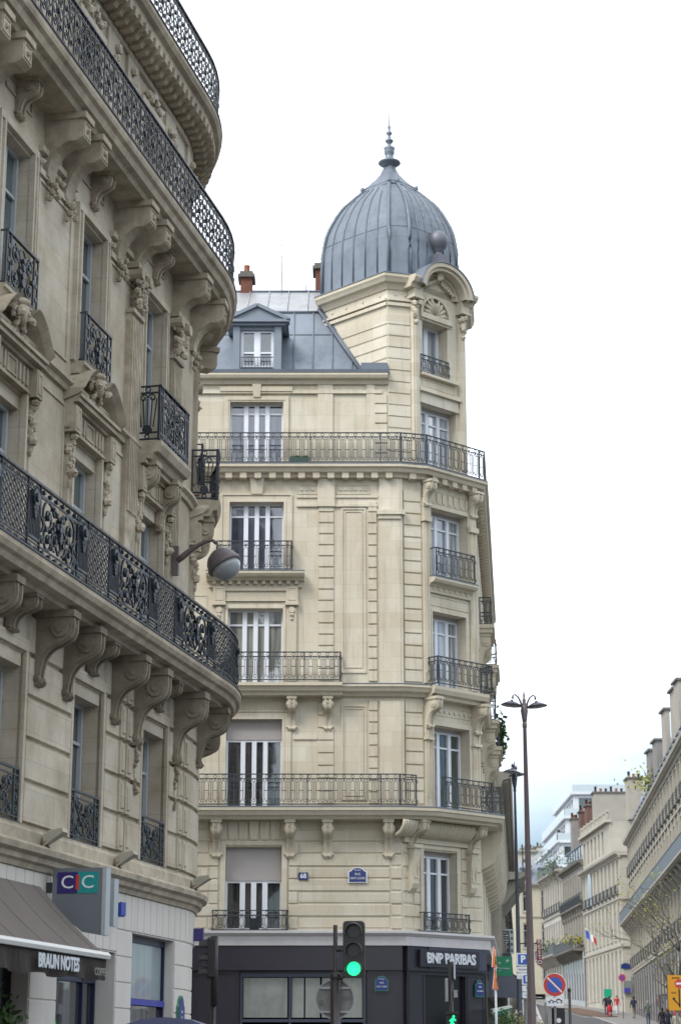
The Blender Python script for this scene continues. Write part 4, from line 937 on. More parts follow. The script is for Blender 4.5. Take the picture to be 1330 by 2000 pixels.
# corner window surrounds of the tower bay
for s in (.10,2.06):
    m.box(TB,s-.13,s+.13,-.02,.10,18.2,23.3); m.box(TB,s-.07,s+.07,.09,.125,18.5,22.6)
m.box(TB,.24,1.96,-.02,.06,20.28,20.42); m.box(TB,.24,1.96,-.02,.14,20.62,20.74); m.box(TB,.3,1.9,-.02,.05,20.42,20.62); m.sunk(TB,.42,1.78,20.82,21.06,0,.03,.02); m.box(TB,.30,1.86,-.02,.15,21.12,21.20)
for a,b in ((.26,.38),(1.46,1.62)): m.box(TB,a,b,-.02,.06,21.22,22.9)
m.box(TB,.28,1.62,-.02,.16,22.92,23.08); m.box(TB,.28,1.60,-.02,.10,22.86,22.92)
TWo=m.obj('tower',STONE_C,CB)
window(CB,TB,*tb[0],-.1,GL_W,3,.80,.1,quad4=True,wide=.08); window(CB,TB,*tb[1],-.12,GL_W,2,.0,0)
rail(CB,TB,.30,1.50,21.22,.56,.06,0,'window_railing')
# shell in the tympanum, arched hood, keystone, capitals
m=MB(); cx=.95; zc=23.10
for k in range(9):
    a=PI*(k+.5)/9; m.tube([TB(cx+.08*math.cos(a),.04,zc+.08*math.sin(a)),TB(cx+.32*math.cos(a),.09,zc+.38*math.sin(a)),TB(cx+.46*math.cos(a),.05,zc+.56*math.sin(a))],[.02,.06,.045],6)
m.pl(TB,circ(cx,zc,.60,12,0,PI),.04,.09,.12); m.obj('shell_ornament',TRIM_C,TWo)
m=MB(); cx=1.08; R0=1.04; zc=23.80
N_=22
def arcp(r,dz=0): return [(cx+r*1.02*math.cos(PI-PI*i/N_),zc+r*.84*math.sin(PI*i/N_)+dz) for i in range(N_+1)]
def archband(r0,r1,o0,o1):
    a=arcp(r0); b=arcp(r1)
    for i in range(N_):
        vs=[TB(*q) for q in ((a[i][0],o0,a[i][1]),(a[i+1][0],o0,a[i+1][1]),(b[i+1][0],o0,b[i+1][1]),(b[i][0],o0,b[i][1]),(a[i][0],o1,a[i][1]),(a[i+1][0],o1,a[i+1][1]),(b[i+1][0],o1,b[i+1][1]),(b[i][0],o1,b[i][1]))]
        m.add(vs,[(4,5,6,7),(0,1,5,4),(3,2,6,7)],False)
archband(.80,.94,-.6,.42); archband(.92,1.06,-.9,.50); archband(.62,.82,-.05,.06); archband(.70,.78,.05,.12)
# tympanum wall behind
a=arcp(.95); m.add([TB(x,.0,z) for x,z in a],[tuple(range(N_+1))])
# horizontal ends
for q in ((-.28,.10),(2.02,2.42)): m.ext(TB,q[0],q[1],[(-.3,23.70),(.26,23.70),(.30,23.80),(.40,23.84),(.47,23.95),(.47,24.03),(-.3,24.09)])
for s in (.06,2.08):
    m.box(TB,s-.17,s+.17,-.02,.24,23.45,23.92); m.box(TB,s-.21,s+.21,-.02,.29,23.40,23.47)
    for i in range(10): m.fblob(TB,s+random.uniform(-.12,.12),.14+.05*math.cos(i),23.32-i*.055,.10-.004*i)
    m.fblob(TB,s,.12,22.7,.08)
m.obj('arched_hood',TRIM_C,TWo)
m=MB()
for i in range(12): m.fblob(TB,1.06+random.uniform(-.1,.1),.2,24.28+i*.025,.09)
for q in (-1,1):
    for i in range(6): m.fblob(TB,1.06+q*(.16+.09*i),.1,24.2-.05*i,.06)
m.obj('keystone_carving',TRIM_C,TWo)
lead=MB()
a=arcp(1.07); b=arcp(1.10)
for i in range(N_): lead.add([TB(*q) for q in ((a[i][0],-1.2,a[i][1]),(a[i+1][0],-1.2,a[i+1][1]),(a[i+1][0],.53,a[i+1][1]),(a[i][0],.53,a[i][1]),(b[i][0],-1.2,b[i][1]),(b[i+1][0],-1.2,b[i+1][1]),(b[i+1][0],.53,b[i+1][1]),(b[i][0],.53,b[i][1]))],[(4,5,6,7),(2,3,7,6),(0,1,2,3)])
lead.obj('hood_flashing',FLASH,TWo)
# tower cornice
m=MB(); TC=[(-.4,23.66),(.04,23.66),(.08,23.74),(.12,23.80),(.22,23.84),(.26,23.92),(.30,23.98),(.30,24.07),(-.4,24.11)]
m.ext(TW,0,TW.cum[3]+.12,TC); m.ext(TW,TW.cum[4]-.05,TW.cum[6],TC); m.obj('tower_cornice',TRIM_C,TWo)
lb=MB(); lb.ext(TW,0,TW.cum[3]+.1,[(-.6,24.15),(.32,24.075),(.32,24.10),(-.6,24.19)]); lb.ext(TW,TW.cum[4]-.05,TW.cum[6],[(-.6,24.15),(.32,24.075),(.32,24.10),(-.6,24.19)]); lb.obj('lead_edge',FLASH,TWo)
# dome: polygonal, ribbed
DC=Vector((1.53,57.3)); ANG=[187,267.5,285,345,45,105,150]; DZ=24.42
prof=[(1,-.36),(1,.6),(.995,1.08),(.975,1.4),(.946,1.73),(.90,2.0),(.848,2.22),(.79,2.45),(.72,2.67),(.66,2.82),(.59,2.96),(.51,3.12),(.437,3.26),(.39,3.36)]
RD=2.08; HS=1
def dp(a,u,i):  # a between angle index i and i+1
    A0=math.radians(ANG[i]); A1=math.radians(ANG[(i+1)%7]+(360 if (i+1)%7==0 else 0))
    r,z=prof[u]; p=DC+Vector((math.cos(A0),math.sin(A0)))*r*RD; q=DC+Vector((math.cos(A1),math.sin(A1)))*r*RD
    v=p.lerp(q,a); mid=(v-DC); bul=1+.045*4*a*(1-a)*(((ANG[(i+1)%7]-ANG[i])%360)/60); return Vector((DC.x+mid.x*bul,DC.y+mid.y*bul,DZ+z*HS))
dm=MB(); se=MB()
for i in range(7):
    wdt=((ANG[(i+1)%7]-ANG[i])%360); nn=6 if wdt>25 else 1
    for u in range(len(prof)-1):
        for k in range(nn): dm.quad(dp(k/nn,u,i),dp((k+1)/nn,u,i),dp((k+1)/nn,u+1,i),dp(k/nn,u+1,i))
    for k in range(1,nn):
        top=len(prof)-1 if k%2==0 or nn<3 else len(prof)-(3 if k in (1,5) else 1)
        se.tube([Vector((DC.x+(dp(k/nn,u,i).x-DC.x)*1.005,DC.y+(dp(k/nn,u,i).y-DC.y)*1.005,dp(k/nn,u,i).z)) for u in range(top)],.024,5)
    se.tube([DC.to_3d()*0+Vector((DC.x+(dp(0,u,i).x-DC.x)*1.012,DC.y+(dp(0,u,i).y-DC.y)*1.012,dp(0,u,i).z)) for u in range(len(prof))],[.06]*len(prof),6)
    for uu in (3,):
        se.tube([dp(k/nn,uu,i)+Vector((0,0,.0+.0*k)) for k in range(nn+1)],.012,4)
DM=dm.obj('dome',FLASH,CB); se.obj('dome_ribs',mat('zinc rib',(.15,.175,.205),.5,metal=.35,noise=.25),DM)
# collar and flared cap, polygonal
col=MB(); b0=len(col.v)
cp=[(.41,3.28),(.43,3.33),(.40,3.40),(.385,3.41),(.385,3.47),(.31,3.60),(.22,3.78),(.145,3.97),(.10,4.16),(.085,4.30)]
for r,z in cp:
    for a in ANG: A=math.radians(a); col.v.append((DC.x+RD*r*math.cos(A),DC.y+RD*r*math.sin(A),DZ+z*HS))
for i in range(len(cp)-1):
    for k in range(7): j=(k+1)%7; col.face([b0+i*7+k,b0+i*7+j,b0+(i+1)*7+j,b0+(i+1)*7+k])
for a in ANG: A=math.radians(a); col.blob((DC.x+RD*.41*math.cos(A),DC.y+RD*.41*math.sin(A),DZ+3.42*HS),.065,.065,.10)
col.obj('dome_cap',FLASH,DM)
fi=MB(); z0=0
P=[(.17,28.66),(.20,28.70),(.30,28.76),(.34,28.80),(.33,28.83),(.20,28.88),(.12,28.96),(.10,29.06),(.13,29.12),(.13,29.20),(.14,29.28),(.15,29.32),(.10,29.36),(.05,29.40),(.05,29.46),(.10,29.54),(.11,29.57),(.06,29.64),(.035,29.70),(.035,29.76),(.08,29.82),(.08,29.84),(.035,29.90),(.03,29.98),(.045,30.04),(.03,30.09),(.018,30.14),(.010,30.5),(.003,30.75)]
fi.lathe((DC.x,DC.y,z0),[(r*1.22 if z>28.9 else r*1.05,z) for r,z in P],16); fi.obj('finial',FLASH,DM)
# ball on the hood
q=MB(); p=TB(1.16,.02,25.0); q.cube((p[0],p[1],24.92),.46,.46,.36,Matrix.Rotation(math.radians(43),3,'Z')); q.lathe((p[0],p[1],25.06),[(.20,0),(.17,.06),(.11,.10),(.10,.16),(.15,.20),(.16,.24),(.17,.26),(.24,.33),(.29,.46),(.30,.56),(.28,.68),(.20,.80),(.09,.86),(.01,.87)],20); q.obj('ball_finial',mat('slate zinc ball',(.14,.15,.175),.5,metal=.3),DM)
# fifth floor front wall
m=MB(); w5=[(-3.20,-1.66,18.25,20.15),(-7.4,-5.9,18.25,20.15)]
m.wall(FR,XL,1.38,18.15,20.9,-.02,w5,.32)
for a,b,_,_ in w5:
    for p,q,h in ((.0,.05,.02),(.05,.16,.04)): m.box(FR,a-q,a-p,-.04,h,18.25,20.15+q); m.box(FR,b+p,b+q,-.04,h,18.25,20.15+q); m.box(FR,a-p,b+p,-.04,h,20.15+p,20.15+q)
m.box(FR,XL,1.2,-.04,.05,20.40,20.50); m.box(FR,-3.5,-1.4,-.04,.08,20.46,20.60); keystone(m,FR,-2.43,.26,20.28,20.66,-.02,.14)
for a,b in ((-.66,-.22),(.75,1.0)): m.box(FR,a,b,-.04,.035,18.3,20.75)
n=7
for k in range(7): m.raised(FR,.78,1.36,18.3+.3*k,18.3+.3*(k+1)-.02,-.02,.05,.015)
m.wall(FK,1.2,19,18.15,20.9,-1.1,[(3.0+4*i,4.3+4*i,18.3,20.1) for i in range(4)],.3)
m.obj('fifth_floor_wall',STONE_C,CB)
for a,b,c,d in w5: window(CB,FR,a,b,c,d,-.02,GL_B,4,.84,0,quad4=True,wide=.085)
m=MB(); m.ext(FR,XL,1.38,[(-.3,20.68),(.06,20.68),(.10,20.78),(.22,20.82),(.26,20.90),(.26,20.96),(-.3,21.0)]); m.ext(FK,1.2,19,[(-1.6,20.68),(-1.05,20.68),(-.9,20.90),(-.9,20.98),(-1.6,21.0)]); m.obj('roof_cornice',TRIM_C,CB)
# mansard
m=MB(); G=FR
m.ext(G,XL,1.42,[(.27,20.97),(.29,21.06),(.10,21.08),(-.35,21.06),(-.45,21.0),(.0,20.98)])
X1=2.0
m.quad(G(XL,-.5,21.0),G(X1,-.5,21.0),G(X1,-2.05,23.72),G(XL,-2.05,23.72)); m.quad(G(XL,-2.05,23.72),G(X1,-2.05,23.72),G(X1,-4.6,25.40),G(XL,-4.6,25.40)); m.quad(G(XL,-4.6,25.40),G(1.8,-4.6,25.40),G(1.8,-20,25.40),G(XL,-20,25.40))
m.quad(G(XL,-.5,20.9),G(XL,-20,20.9),G(XL,-20,25.40),G(XL,-4.6,25.40)); m.add([G(XL,-.5,20.9),G(XL,-4.6,25.40),G(XL,-2.05,23.72)],[(0,1,2)])
m.quad(FK(1.2,-1.4,20.9),FK(19,-1.4,20.9),FK(19,-3.6,25.40),FK(3.4,-3.6,25.40)); m.box(FR,XL,1,-.6,-.3,20.4,21.02)
x=XL
def mp_(x,u): # point on mansard
    return G(x,-.5-1.55*u+.015,21.0+2.72*u)
def mq_(x,u): return G(x,-2.05-2.55*u,23.72+1.68*u+.015)
while x<1.4:
    m.tube([mp_(x,0),mp_(x,1)],.026,5); x+=.58
x=XL+.2
m.cur=1
while x<.2: m.tube([mq_(x,0),mq_(x,1)],.03,5); x+=.62
m.cur=0
m.tube([mp_(XL,1),mp_(1.0,1)],.045,6); m.tube([mq_(XL,1),mq_(.5,1)],.05,6); m.tube([mp_(XL,.66),mp_(1.5,.66)],.012,4)
m.mi[1+0]=m.mi[1]
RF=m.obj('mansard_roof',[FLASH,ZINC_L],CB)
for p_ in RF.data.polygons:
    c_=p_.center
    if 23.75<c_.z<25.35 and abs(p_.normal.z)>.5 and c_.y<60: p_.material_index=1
f=MB(); f.tube([(V0[0]-.55,54.98+.55,21.0),(V0[0]-1.95,54.98+2.05-.05,23.75)],.07,6); f.tube([(V0[0]-.62,55.45,21.0),(V0[0]-2.05,56.95,23.78)],.05,6); f.box(FR,.60,1.37,-.5,.12,21.05,21.32); f.obj('roof_flashing',mat('slate zinc flashing',(.13,.15,.18),.5,metal=.3),RF)
# dormer
m=MB(); a,b=-3.16,-1.74; z0=21.06; zt=22.60; o=-.32
dwin=(-2.94,-1.96,21.32,22.50)
m.wall(FR,a,b,z0,zt,o,[dwin],.2); m.quad(FR(a,o,z0),FR(a,-2.2,z0),FR(a,-2.2,zt),FR(a,o,zt)); m.quad(FR(b,o,z0),FR(b,-2.2,z0),FR(b,-2.2,zt),FR(b,o,zt))
for q in ((a,a+.2),(b-.2,b)): m.box(FR,q[0],q[1],o-.02,o+.06,z0,zt)
m.box(FR,a-.12,b+.12,o-.5,o+.14,zt,zt+.14); c=(a+b)/2
m.add([FR(a-.2,o+.16,zt+.14),FR(b+.2,o+.16,zt+.14),FR(c,o+.16,zt+.56),FR(a-.2,-3.4,zt+.14),FR(b+.2,-3.4,zt+.14),FR(c,-3.4,zt+.56)],[(0,1,2),(0,2,5,3),(1,4,5,2),(0,3,4,1)])
for (p,q) in (((a-.24,zt+.15),(c,zt+.62)),((b+.24,zt+.15),(c,zt+.62))): m.bar(FR,p,q,o+.14,.10,.20)
m.box(FR,a-.24,b+.24,o-.1,o+.24,zt+.08,zt+.16)
D=m.obj('dormer',mat('blue grey painted dormer',(.20,.235,.28),.6,noise=.2),CB)
w=window(D,FR,*dwin,o+.12,GL_G,2,.42,0,wide=.12); m=MB(); 
for zz in (21.3,21.62): m.box(FR,-2.92,-1.98,o+.02,o+.04,zz,zz+.025)
k=-2.88
while k<-2.0: m.bar(FR,(k,21.3),(k,21.64),o+.03,.016); k+=.09
m.obj('window_railing',IRON_G,D)
# chimneys and aerials
def chimney(x,y,z0,z1,w,d,pots,label,group,mm=BRICK):
    t=thing('chimney',(x,y,z0),label,'chimney',group); m=MB(); m.cube((x,y,(z0+z1)/2),w,d,z1-z0); m.obj('stack',mm,t)
    m=MB(); m.cube((x,y,z1+.05),w+.18,d+.18,.10); m.cube((x,y,z1+.16),w+.06,d+.06,.10); m.obj('chimney_cap',mat('sooty cap stone',(.13,.12,.11),.8,noise=.3),t)
    for i in range(pots):
        m=MB(); px=x+(i-(pots-1)/2)*min(.35,w/pots); m.lathe((px,y,z1+.2),[(.11,0),(.10,.1),(.09,.26),(.11,.30),(.09,.32)],10); m.obj('chimney_pot',TERRA,t)
    return t
p=atY(482,548,59.8); chimney(p.x,59.8,24.0,p.z,.36,.6,1,'brick chimney with one terracotta pot on the zinc roof, left of the aerial',None)
p=atY(626,533,60.2); chimney(p.x+.1,60.2,24.0,p.z,.52,.7,1,'brick chimney half hidden behind the grey dome',None)
def aerial(px,ytop,ybot,Y,lab,bars):
    a=atY(px,ybot,Y); b=atY(px,ytop,Y); t=thing('roof_aerial',(a.x,Y,a.z),lab,'aerial'); m=MB(); m.tube([(a.x,Y,a.z-.3),(a.x,Y,a.z+(b.z-a.z)*.55),(a.x,Y,b.z)],[.022,.016,.008],5)
    for (u,w_) in bars: z=a.z+(b.z-a.z)*u; m.tube([(a.x-w_,Y,z),(a.x+w_*.3,Y,z)],.01,4)
    m.obj('mast',ALU,t)
aerial(550,420,568,59.5,'tall thin aerial mast rising from the zinc roof beside the chimney',[(.60,.15),(.45,.08)]); aerial(598,533,568,59.8,'short aerial on the roof just left of the dome',[(.8,.1)])
# body closing walls
m=MB(); m.box(FR,XL-.3,XL,-20.6,0,-.3,20.9); m.quad(FR(XL,-20.6,-.3),FR(5.6,-20.6,-.3),FR(5.6,-20.6,20.9),FR(XL,-20.6,20.9)); m.obj('party_wall',TRIM_C,CB)
# flank bow balconies on consoles
for j,(s,z,P,w_) in enumerate([(6.2,15.0,.42,2.3),(12.5,14.9,.5,2.6),(11,11.83,.55,2.6),(5.2,11.83,.5,1.8)]):
    m=MB(); m.box(FK,s-w_/2,s+w_/2,-.02,P,z-.26,z-.02); m.box(FK,s-w_/2-.05,s+w_/2+.05,-.02,P+.06,z-.12,z); B=m.obj('balcony',TRIM_C,CB)
    for q in (-1,1): console(B,FK,s+q*(w_/2-.25),.3,P-.1,1.15,z-.26,0,TRIM_C)
    rail(B,FK,s-w_/2+.06,s+w_/2-.06,z,.9,P-.05,1)
# plants on a flank balcony
p=FK(14,.7,12.7)
t=thing('balcony_shrub',FK(21,.9,9.2+2.6),'leafy shrub growing over a balcony edge on the far flank of the domed building','plant'); m=MB()
c=atY(978,1440,77)
for i in range(260):
    a=Vector((random.gauss(0,.10),random.gauss(0,.3),random.gauss(0,.42))); q=c+a; r=.08
    u=Vector((random.uniform(-1,1),random.uniform(-1,1),random.uniform(-1,1))).normalized()*r; v=u.cross(Vector((random.random(),random.random(),random.random()))).normalized()*r
    m.quad(q-u,q+v,q+u,q-v)
m.obj('foliage',LEAF,t)
# ================================================================ GROUND
YS=[-60,-20,0,20,40,60,80,100,130,170,200,240,300,400,900]
m=MB(); xs=[-400,-80,-20,0,20,80,400]
for a,b in zip(YS,YS[1:]):
    for c,d in zip(xs,xs[1:]): m.quad((c,a,gz(a)-.15),(d,a,gz(a)-.15),(d,b,gz(b)-.15),(c,b,gz(b)-.15))
struct('road',m,ASPH)
def strip(name,pts,m_=PAVE,up=0,kerb=True):
    """pts: list of (y, x_left, x_right) : a raised sheet following the slope"""
    m=MB()
    for (y0,a0,b0),(y1,a1,b1) in zip(pts,pts[1:]):
        z0,z1=gz(y0)+up,gz(y1)+up; m.quad((a0,y0,z0),(b0,y0,z0),(b1,y1,z1),(a1,y1,z1))
        for x0,x1 in ((a0,a1),(b0,b1)): m.quad((x0,y0,z0),(x1,y1,z1),(x1,y1,z1-.16),(x0,y0,z0-.16))
    y,a,b=pts[0]; m.quad((a,y,gz(y)+up),(b,y,gz(y)+up),(b,y,gz(y)+up-.16),(a,y,gz(y)+up-.16))
    o=struct(name,m,m_)
    if kerb:
        k=MB()
        for (y0,a0,b0),(y1,a1,b1) in zip(pts,pts[1:]):
            for x0,x1,s in ((a0,a1,1),(b0,b1,-1)):
                k.add([(x0,y0,gz(y0)-.14),(x0+s*.18,y0,gz(y0)-.14),(x0+s*.18,y0,gz(y0)+.012),(x0,y0,gz(y0)+.012),(x1,y1,gz(y1)-.14),(x1+s*.18,y1,gz(y1)-.14),(x1+s*.18,y1,gz(y1)+.012),(x1,y1,gz(y1)+.012)],[(0,1,2,3),(4,5,6,7),(3,2,6,7),(0,3,7,4),(1,2,6,5)])
        y,a,b=pts[0]; k.cube(((a+b)/2,y-.09,gz(y)-.064),b-a,.18,.152)
        struct('kerb',k,KERB)
    return o
fx=lambda y:4.11+.0875*(y-57.3)
strip('pavement',[(51,-40,5.4)]+[(y,-40 if y<60 else fx(y)-6,fx(y)+2.6) for y in (54,60,80,100,130,170,200,240)])
strip('pavement',[(-20,-40,-9),(30,-22,-1.3),(38,-22,0.2),(42,-22,-.8),(46,-22,-4)])
rx=lambda y:22.9+(y-128)*.0437
strip('pavement',[(y,rx(y)-3.6,rx(y)+8) for y in (20,60,100,130,170,182)])
strip('pavement',[(y,25.2-(y-196)*.035-2.5,40) for y in (186,200,240,300)])
m=MB()
for i in range(7): m.quad((-7+i*1.1,47.3,-.146),(-6.5+i*1.1,47.3,-.146),(-6.5+i*1.1,50.4,-.146),(-7+i*1.1,50.4,-.146))
for i in range(8): m.quad((6.3+i*1.1,53,-.146),(6.8+i*1.1,53,-.146),(6.8+i*1.1,56,-.146),(6.3+i*1.1,56,-.146))
struct('road_marking',m,ROADM)
# planted traffic island
m=MB(); isl=[(172,21.6,23.2),(180,21.0,23.6),(192,21.4,23.9),(205,22.3,23.7)]
strip('traffic_island',isl,SOIL,.06)
# ================================================================ STREET BUILDINGS
def unit_window(w,h,gl,fr,sill=True,rail=None):
    m=MB(); G=Fr((0,0),90); e=.07; m.cur=0
    for a,b in ((0,e),(w-e,w),(w/2-.05,w/2+.05)): m.box(G,a,b,-.28,-.20,0,h)
    m.box(G,e,w-e,-.275,-.21,0,.1); m.box(G,e,w-e,-.275,-.21,h-.07,h); m.box(G,e,w-e,-.27,-.22,h*.72,h*.72+.05)
    m.cur=1
    m.box(G,-.12,w+.12,-.02,.10,-.14,0) if sill else None
    for a,b in ((-.12,0),(w,w+.12)): m.box(G,a,b,-.02,.05,0,h+.12)
    m.box(G,-.12,w+.12,-.02,.07,h+.12,h+.22)
    o=m.obj('window',[fr,STR]); g=MB(); g.box(G,.03,w-.03,-.32,-.28,.03,h-.03); p=g.obj('pane',gl,o); 
    if rail:
        r=MB(); 
        for zz in (.05,.85): r.box(G,-.1,w+.1,.27,.31,zz,zz+.04); r.box(G,-.1,-.06,0,.3,zz,zz+.04); r.box(G,w+.06,w+.1,0,.3,zz,zz+.04)
        r.box(G,-.14,w+.14,0,.33,-.02,.04)
        k=-.1
        while k<=w+.101: r.bar(G,(k,.05),(k,.88),.29,.035); k+=.12
        r.obj('window_railing',IRON_G,o)
    return o
def put(proto,par,F,s,z,o=0):
    d,n=F.dn(s); p=Vector(F(s,o,z)); c=proto.copy(); COL.objects.link(c); c.parent=par; c.location=p-wloc(par); c.rotation_euler=(0,0,math.atan2(d.y,d.x))
    for ch in proto.children: q=ch.copy(); COL.objects.link(q); q.parent=c
    return c
def kill(o):
    for ch in list(o.children): bpy.data.objects.remove(ch)
    bpy.data.objects.remove(o)
def block(name,label,F,s0,s1,z0,zs,mm,tm,bay=2.6,ww=1.15,fr=WHITEP,gl=GL_D,rails=(),balc=(),roof='mansard',depth=11,shop=None,rm=None,o=0,skip=None,wh=None,roofh=3.0,cat='building',pil=0):
    """zs = floor levels; last one is the cornice"""
    p=F(s0,0,gz(F(s0,0,0)[1])); T=thing(name,p,label,cat)
    L_=s1-s0; n=max(1,round(L_/bay)); u=L_/n; ops=[]; lst=[]
    for f in range(len(zs)-1):
        a,b=zs[f],zs[f+1]
        if f==0 and shop: continue
        h=(b-a)*(wh or .66)
        for k in range(n):
            if skip and skip(f,k): continue
            s=s0+u*(k+.5)-ww/2; ops.append((s,s+ww,a+.35+(0 if f in rails else .25),a+.35+(0 if f in rails else .25)+h)); lst.append((f,s,ops[-1][2],h))
    m=MB(); m.wall(F,s0,s1,z0-1,zs[-1],o,ops,.32)
    for s in (s0,s1): m.quad(F(s,o,z0-1),F(s,-depth,z0-1),F(s,-depth,zs[-1]),F(s,o,zs[-1]))
    m.quad(F(s0,-depth,z0-1),F(s1,-depth,z0-1),F(s1,-depth,zs[-1]),F(s0,-depth,zs[-1]))
    m.obj('wall',mm,T)
    m=MB()
    for z in zs[1:-1]: q_=MB(); q_.box(F,s0,s1,o-.05,o+.14,z-.12,z+.06); q_.obj('string_course',tm,T)
    m.ext(F,s0-.2,s1+.2,[(o-.1,zs[-1]-.45),(o+.1,zs[-1]-.45),(o+.2,zs[-1]-.2),(o+.5,zs[-1]-.12),(o+.55,zs[-1]+.1),(o-.1,zs[-1]+.14)])
    s=s0
    while s<s1: m.box(F,s,s+.14,o,o+.4,zs[-1]-.28,zs[-1]-.13); s+=.5
    m.obj('cornice',tm,T)
    if pil:
        for k in range(n+1):
            s=s0+u*k; q_=MB(); q_.box(F,max(s0,s-.22),min(s1,s+.22),o-.02,o+.16,zs[1]+.1,zs[2]-.3); q_.box(F,max(s0,s-.3),min(s1,s+.3),o-.02,o+.24,zs[1]+.1,zs[1]+.5); q_.obj('pilaster',tm,T)
            q_=MB(); q_.box(F,max(s0,s-.2),min(s1,s+.2),o-.02,o+.12,zs[2]+.1,zs[-1]-.5); q_.obj('pilaster',tm,T)
    pr={}
    for f,s,z,h in lst:
        key=(round(h,2),f in rails)
        if key not in pr: pr[key]=unit_window(ww,h,gl,fr,rail=f in rails)
        put(pr[key],T,F,s,z,o)
    for q in pr.values(): kill(q)
    for (f,P,solid,a,b) in balc:
        z=zs[f]; m=MB(); m.ext(F,a,b,[(o,z-.25),(o+P-.2,z-.2),(o+P,z-.08),(o+P,z+.05),(o,z+.08)]); B=m.obj('balcony',tm,T)
        s=a+.4
        while s<b: mm_=MB(); mm_.ext(F,s,s+.3,[(o,z-.25),(o+P*.8,z-.25),(o+P*.6,z-.6),(o+.15,z-1.1),(o,z-1.2)]); mm_.obj('bracket',tm,B); s+=u
        r=MB(); 
        if solid: r.box(F,a,b,o+P-.08,o+P-.03,z+.08,z+1.0); r.box(F,a,b,o+P-.1,o+P,z+1.0,z+1.06)
        else:
            for zz in (.1,.95): r.box(F,a,b,o+P-.08,o+P-.04,z+zz,z+zz+.035)
            k=a
            while k<b: r.bar(F,(k,z+.1),(k,z+.98),o+P-.06,.022); k+=.14
        r.obj('balcony_railing',solid or IRON_G,B)
    zt=zs[-1]+.1
    if roof=='mansard':
        m=MB(); m.ext(F,s0,s1,[(o-.35,zt-.1),(o-.35,zt),(o-1.35,zt+roofh),(-depth/2,zt+roofh+1.1),(-depth+1.3,zt+roofh),(-depth,zt)])
        R_=m.obj('roof',rm or FLASH,T)
        k=0
        while s0+u*(k+.5)<s1:
            s=s0+u*(k+.5); k+=1; d=MB(); d.box(F,s-.6,s+.6,o-1.5,o-.5,zt+.3,zt+1.9); d.box(F,s-.72,s+.72,o-1.6,o-.36,zt+1.9,zt+2.05); D=d.obj('dormer',rm or FLASH,R_)
            d=MB(); d.box(F,s-.42,s+.42,o-.52,o-.47,zt+.45,zt+1.8); d.obj('dormer_window',gl,R_)
    elif roof=='flat':
        m=MB(); m.quad(F(s0,o,zt),F(s1,o,zt),F(s1,-depth,zt),F(s0,-depth,zt)); m.obj('roof',ZINC_L,T)
    if shop:
        m=MB(); m.box(F,s0+.2,s1-.2,o-.02,o+.12,z0-.6,zs[1]-.35); 
        for k in range(n+1): s=s0+u*k; m.box(F,s-.15 if k else s,s+.15,o+.11,o+.2,z0-.6,zs[1]-.3)
        Q=m.obj('shop_front',shop,T); m=MB()
        for k in range(n): s=s0+u*k; m.box(F,s+.4,s+u-.4,o+.10,o+.14,gz(F(s,0,0)[1])+.5,zs[1]-1.0)
        m.obj('shop_glass',GL_D,Q)
    return T
def stone2(name,c,az,d=.6,st=.4): return mat(name,c,.88,noise=.35,nscale=1.2,col2=tuple(x*d for x in c),streak=st,brick=(1.2,.5,tuple(min(1,x*1.1) for x in c),),az=az,bump=.1)
SR1=stone2('dusty beige stone',(.32,.285,.22),184.5); SR2=stone2('pale ashlar stone',(.41,.385,.325),178,.7,.3); SR3=stone2('soot grey stone',(.20,.19,.17),178); SR4=stone2('light beige stone',(.43,.41,.365),178,.7); SW=mat('white render',(.60,.63,.66),.8,noise=.15); SB=mat('beige render',(.44,.43,.37),.85,noise=.25,nscale=.4,streak=.2); STR=mat('far stone trim',(.38,.355,.30),.85,noise=.35,nscale=2,streak=.3); STD=mat('grimy far stone trim',(.17,.155,.13),.9,noise=.4,nscale=2)
# right side, nearest
P0=atZ(1227,1645,21.5); P1=atZ(1330,1458,21.5); az1=math.degrees(math.atan2(P1.x-P0.x,P1.y-P0.y)); R1=Fr((P0.x,P0.y),az1); LR=(P1-P0).length
SOL=mat('blue grey balcony panel',(.055,.075,.095),.5,noise=.3)
block('right_apartment_building','long dusty beige stone building with slate blue balcony guard, at right edge',R1,0,LR+34,4,[5.2,9.6,13.9,17.8,21.4],SR1,STR,2.9,1.2,balc=[(2,1.1,SOL,0,LR+30)],rails=(1,3),roofh=4.2,shop=mat('grey shop front',(.13,.125,.12),.6,noise=.3),rm=FLASH,pil=1)
# right side, palace like block with balustrade
Pn=atZ(1187,1597,25); Pf=atZ(1135,1634,25); R2=Fr((Pf.x,Pf.y),math.degrees(math.atan2(Pn.x-Pf.x,Pn.y-Pf.y))); L2=(Pn-Pf).length
q=block('balustraded_stone_building','pale ashlar building with roof balustrade, narrow windows and blank corner, behind the flag',R2,0,L2+5.5,7,[7.2,12.4,16.8,21.0],SR2,STR,2.3,.95,wh=.78,roof='flat',depth=14,gl=GL_D,rails=(2,))
m=MB(); m.wall(R2,0,L2,21.1,24.6,-.1,[(.8+2.3*k,1.8+2.3*k,21.7,24.0) for k in range(int((L2-1)/2.3))],.3); m.quad(R2(L2,-.1,21.1),R2(L2,-10,21.1),R2(L2,-10,24.6),R2(L2,-.1,24.6)); m.quad(R2(0,-.1,24.6),R2(L2,-.1,24.6),R2(L2,-10,24.6),R2(0,-10,24.6)); m.box(R2,0,L2+.2,-.3,.35,24.5,24.8)
m.box(R2,0,L2+.1,-.1,.1,25.55,25.7); m.obj('attic_storey',SR2,q)
m=MB(); s=.1
while s<L2: m.lathe(R2(s,0,24.8),[(.07,0),(.11,.2),(.06,.45),(.05,.6),(.08,.75)],6); s+=.32
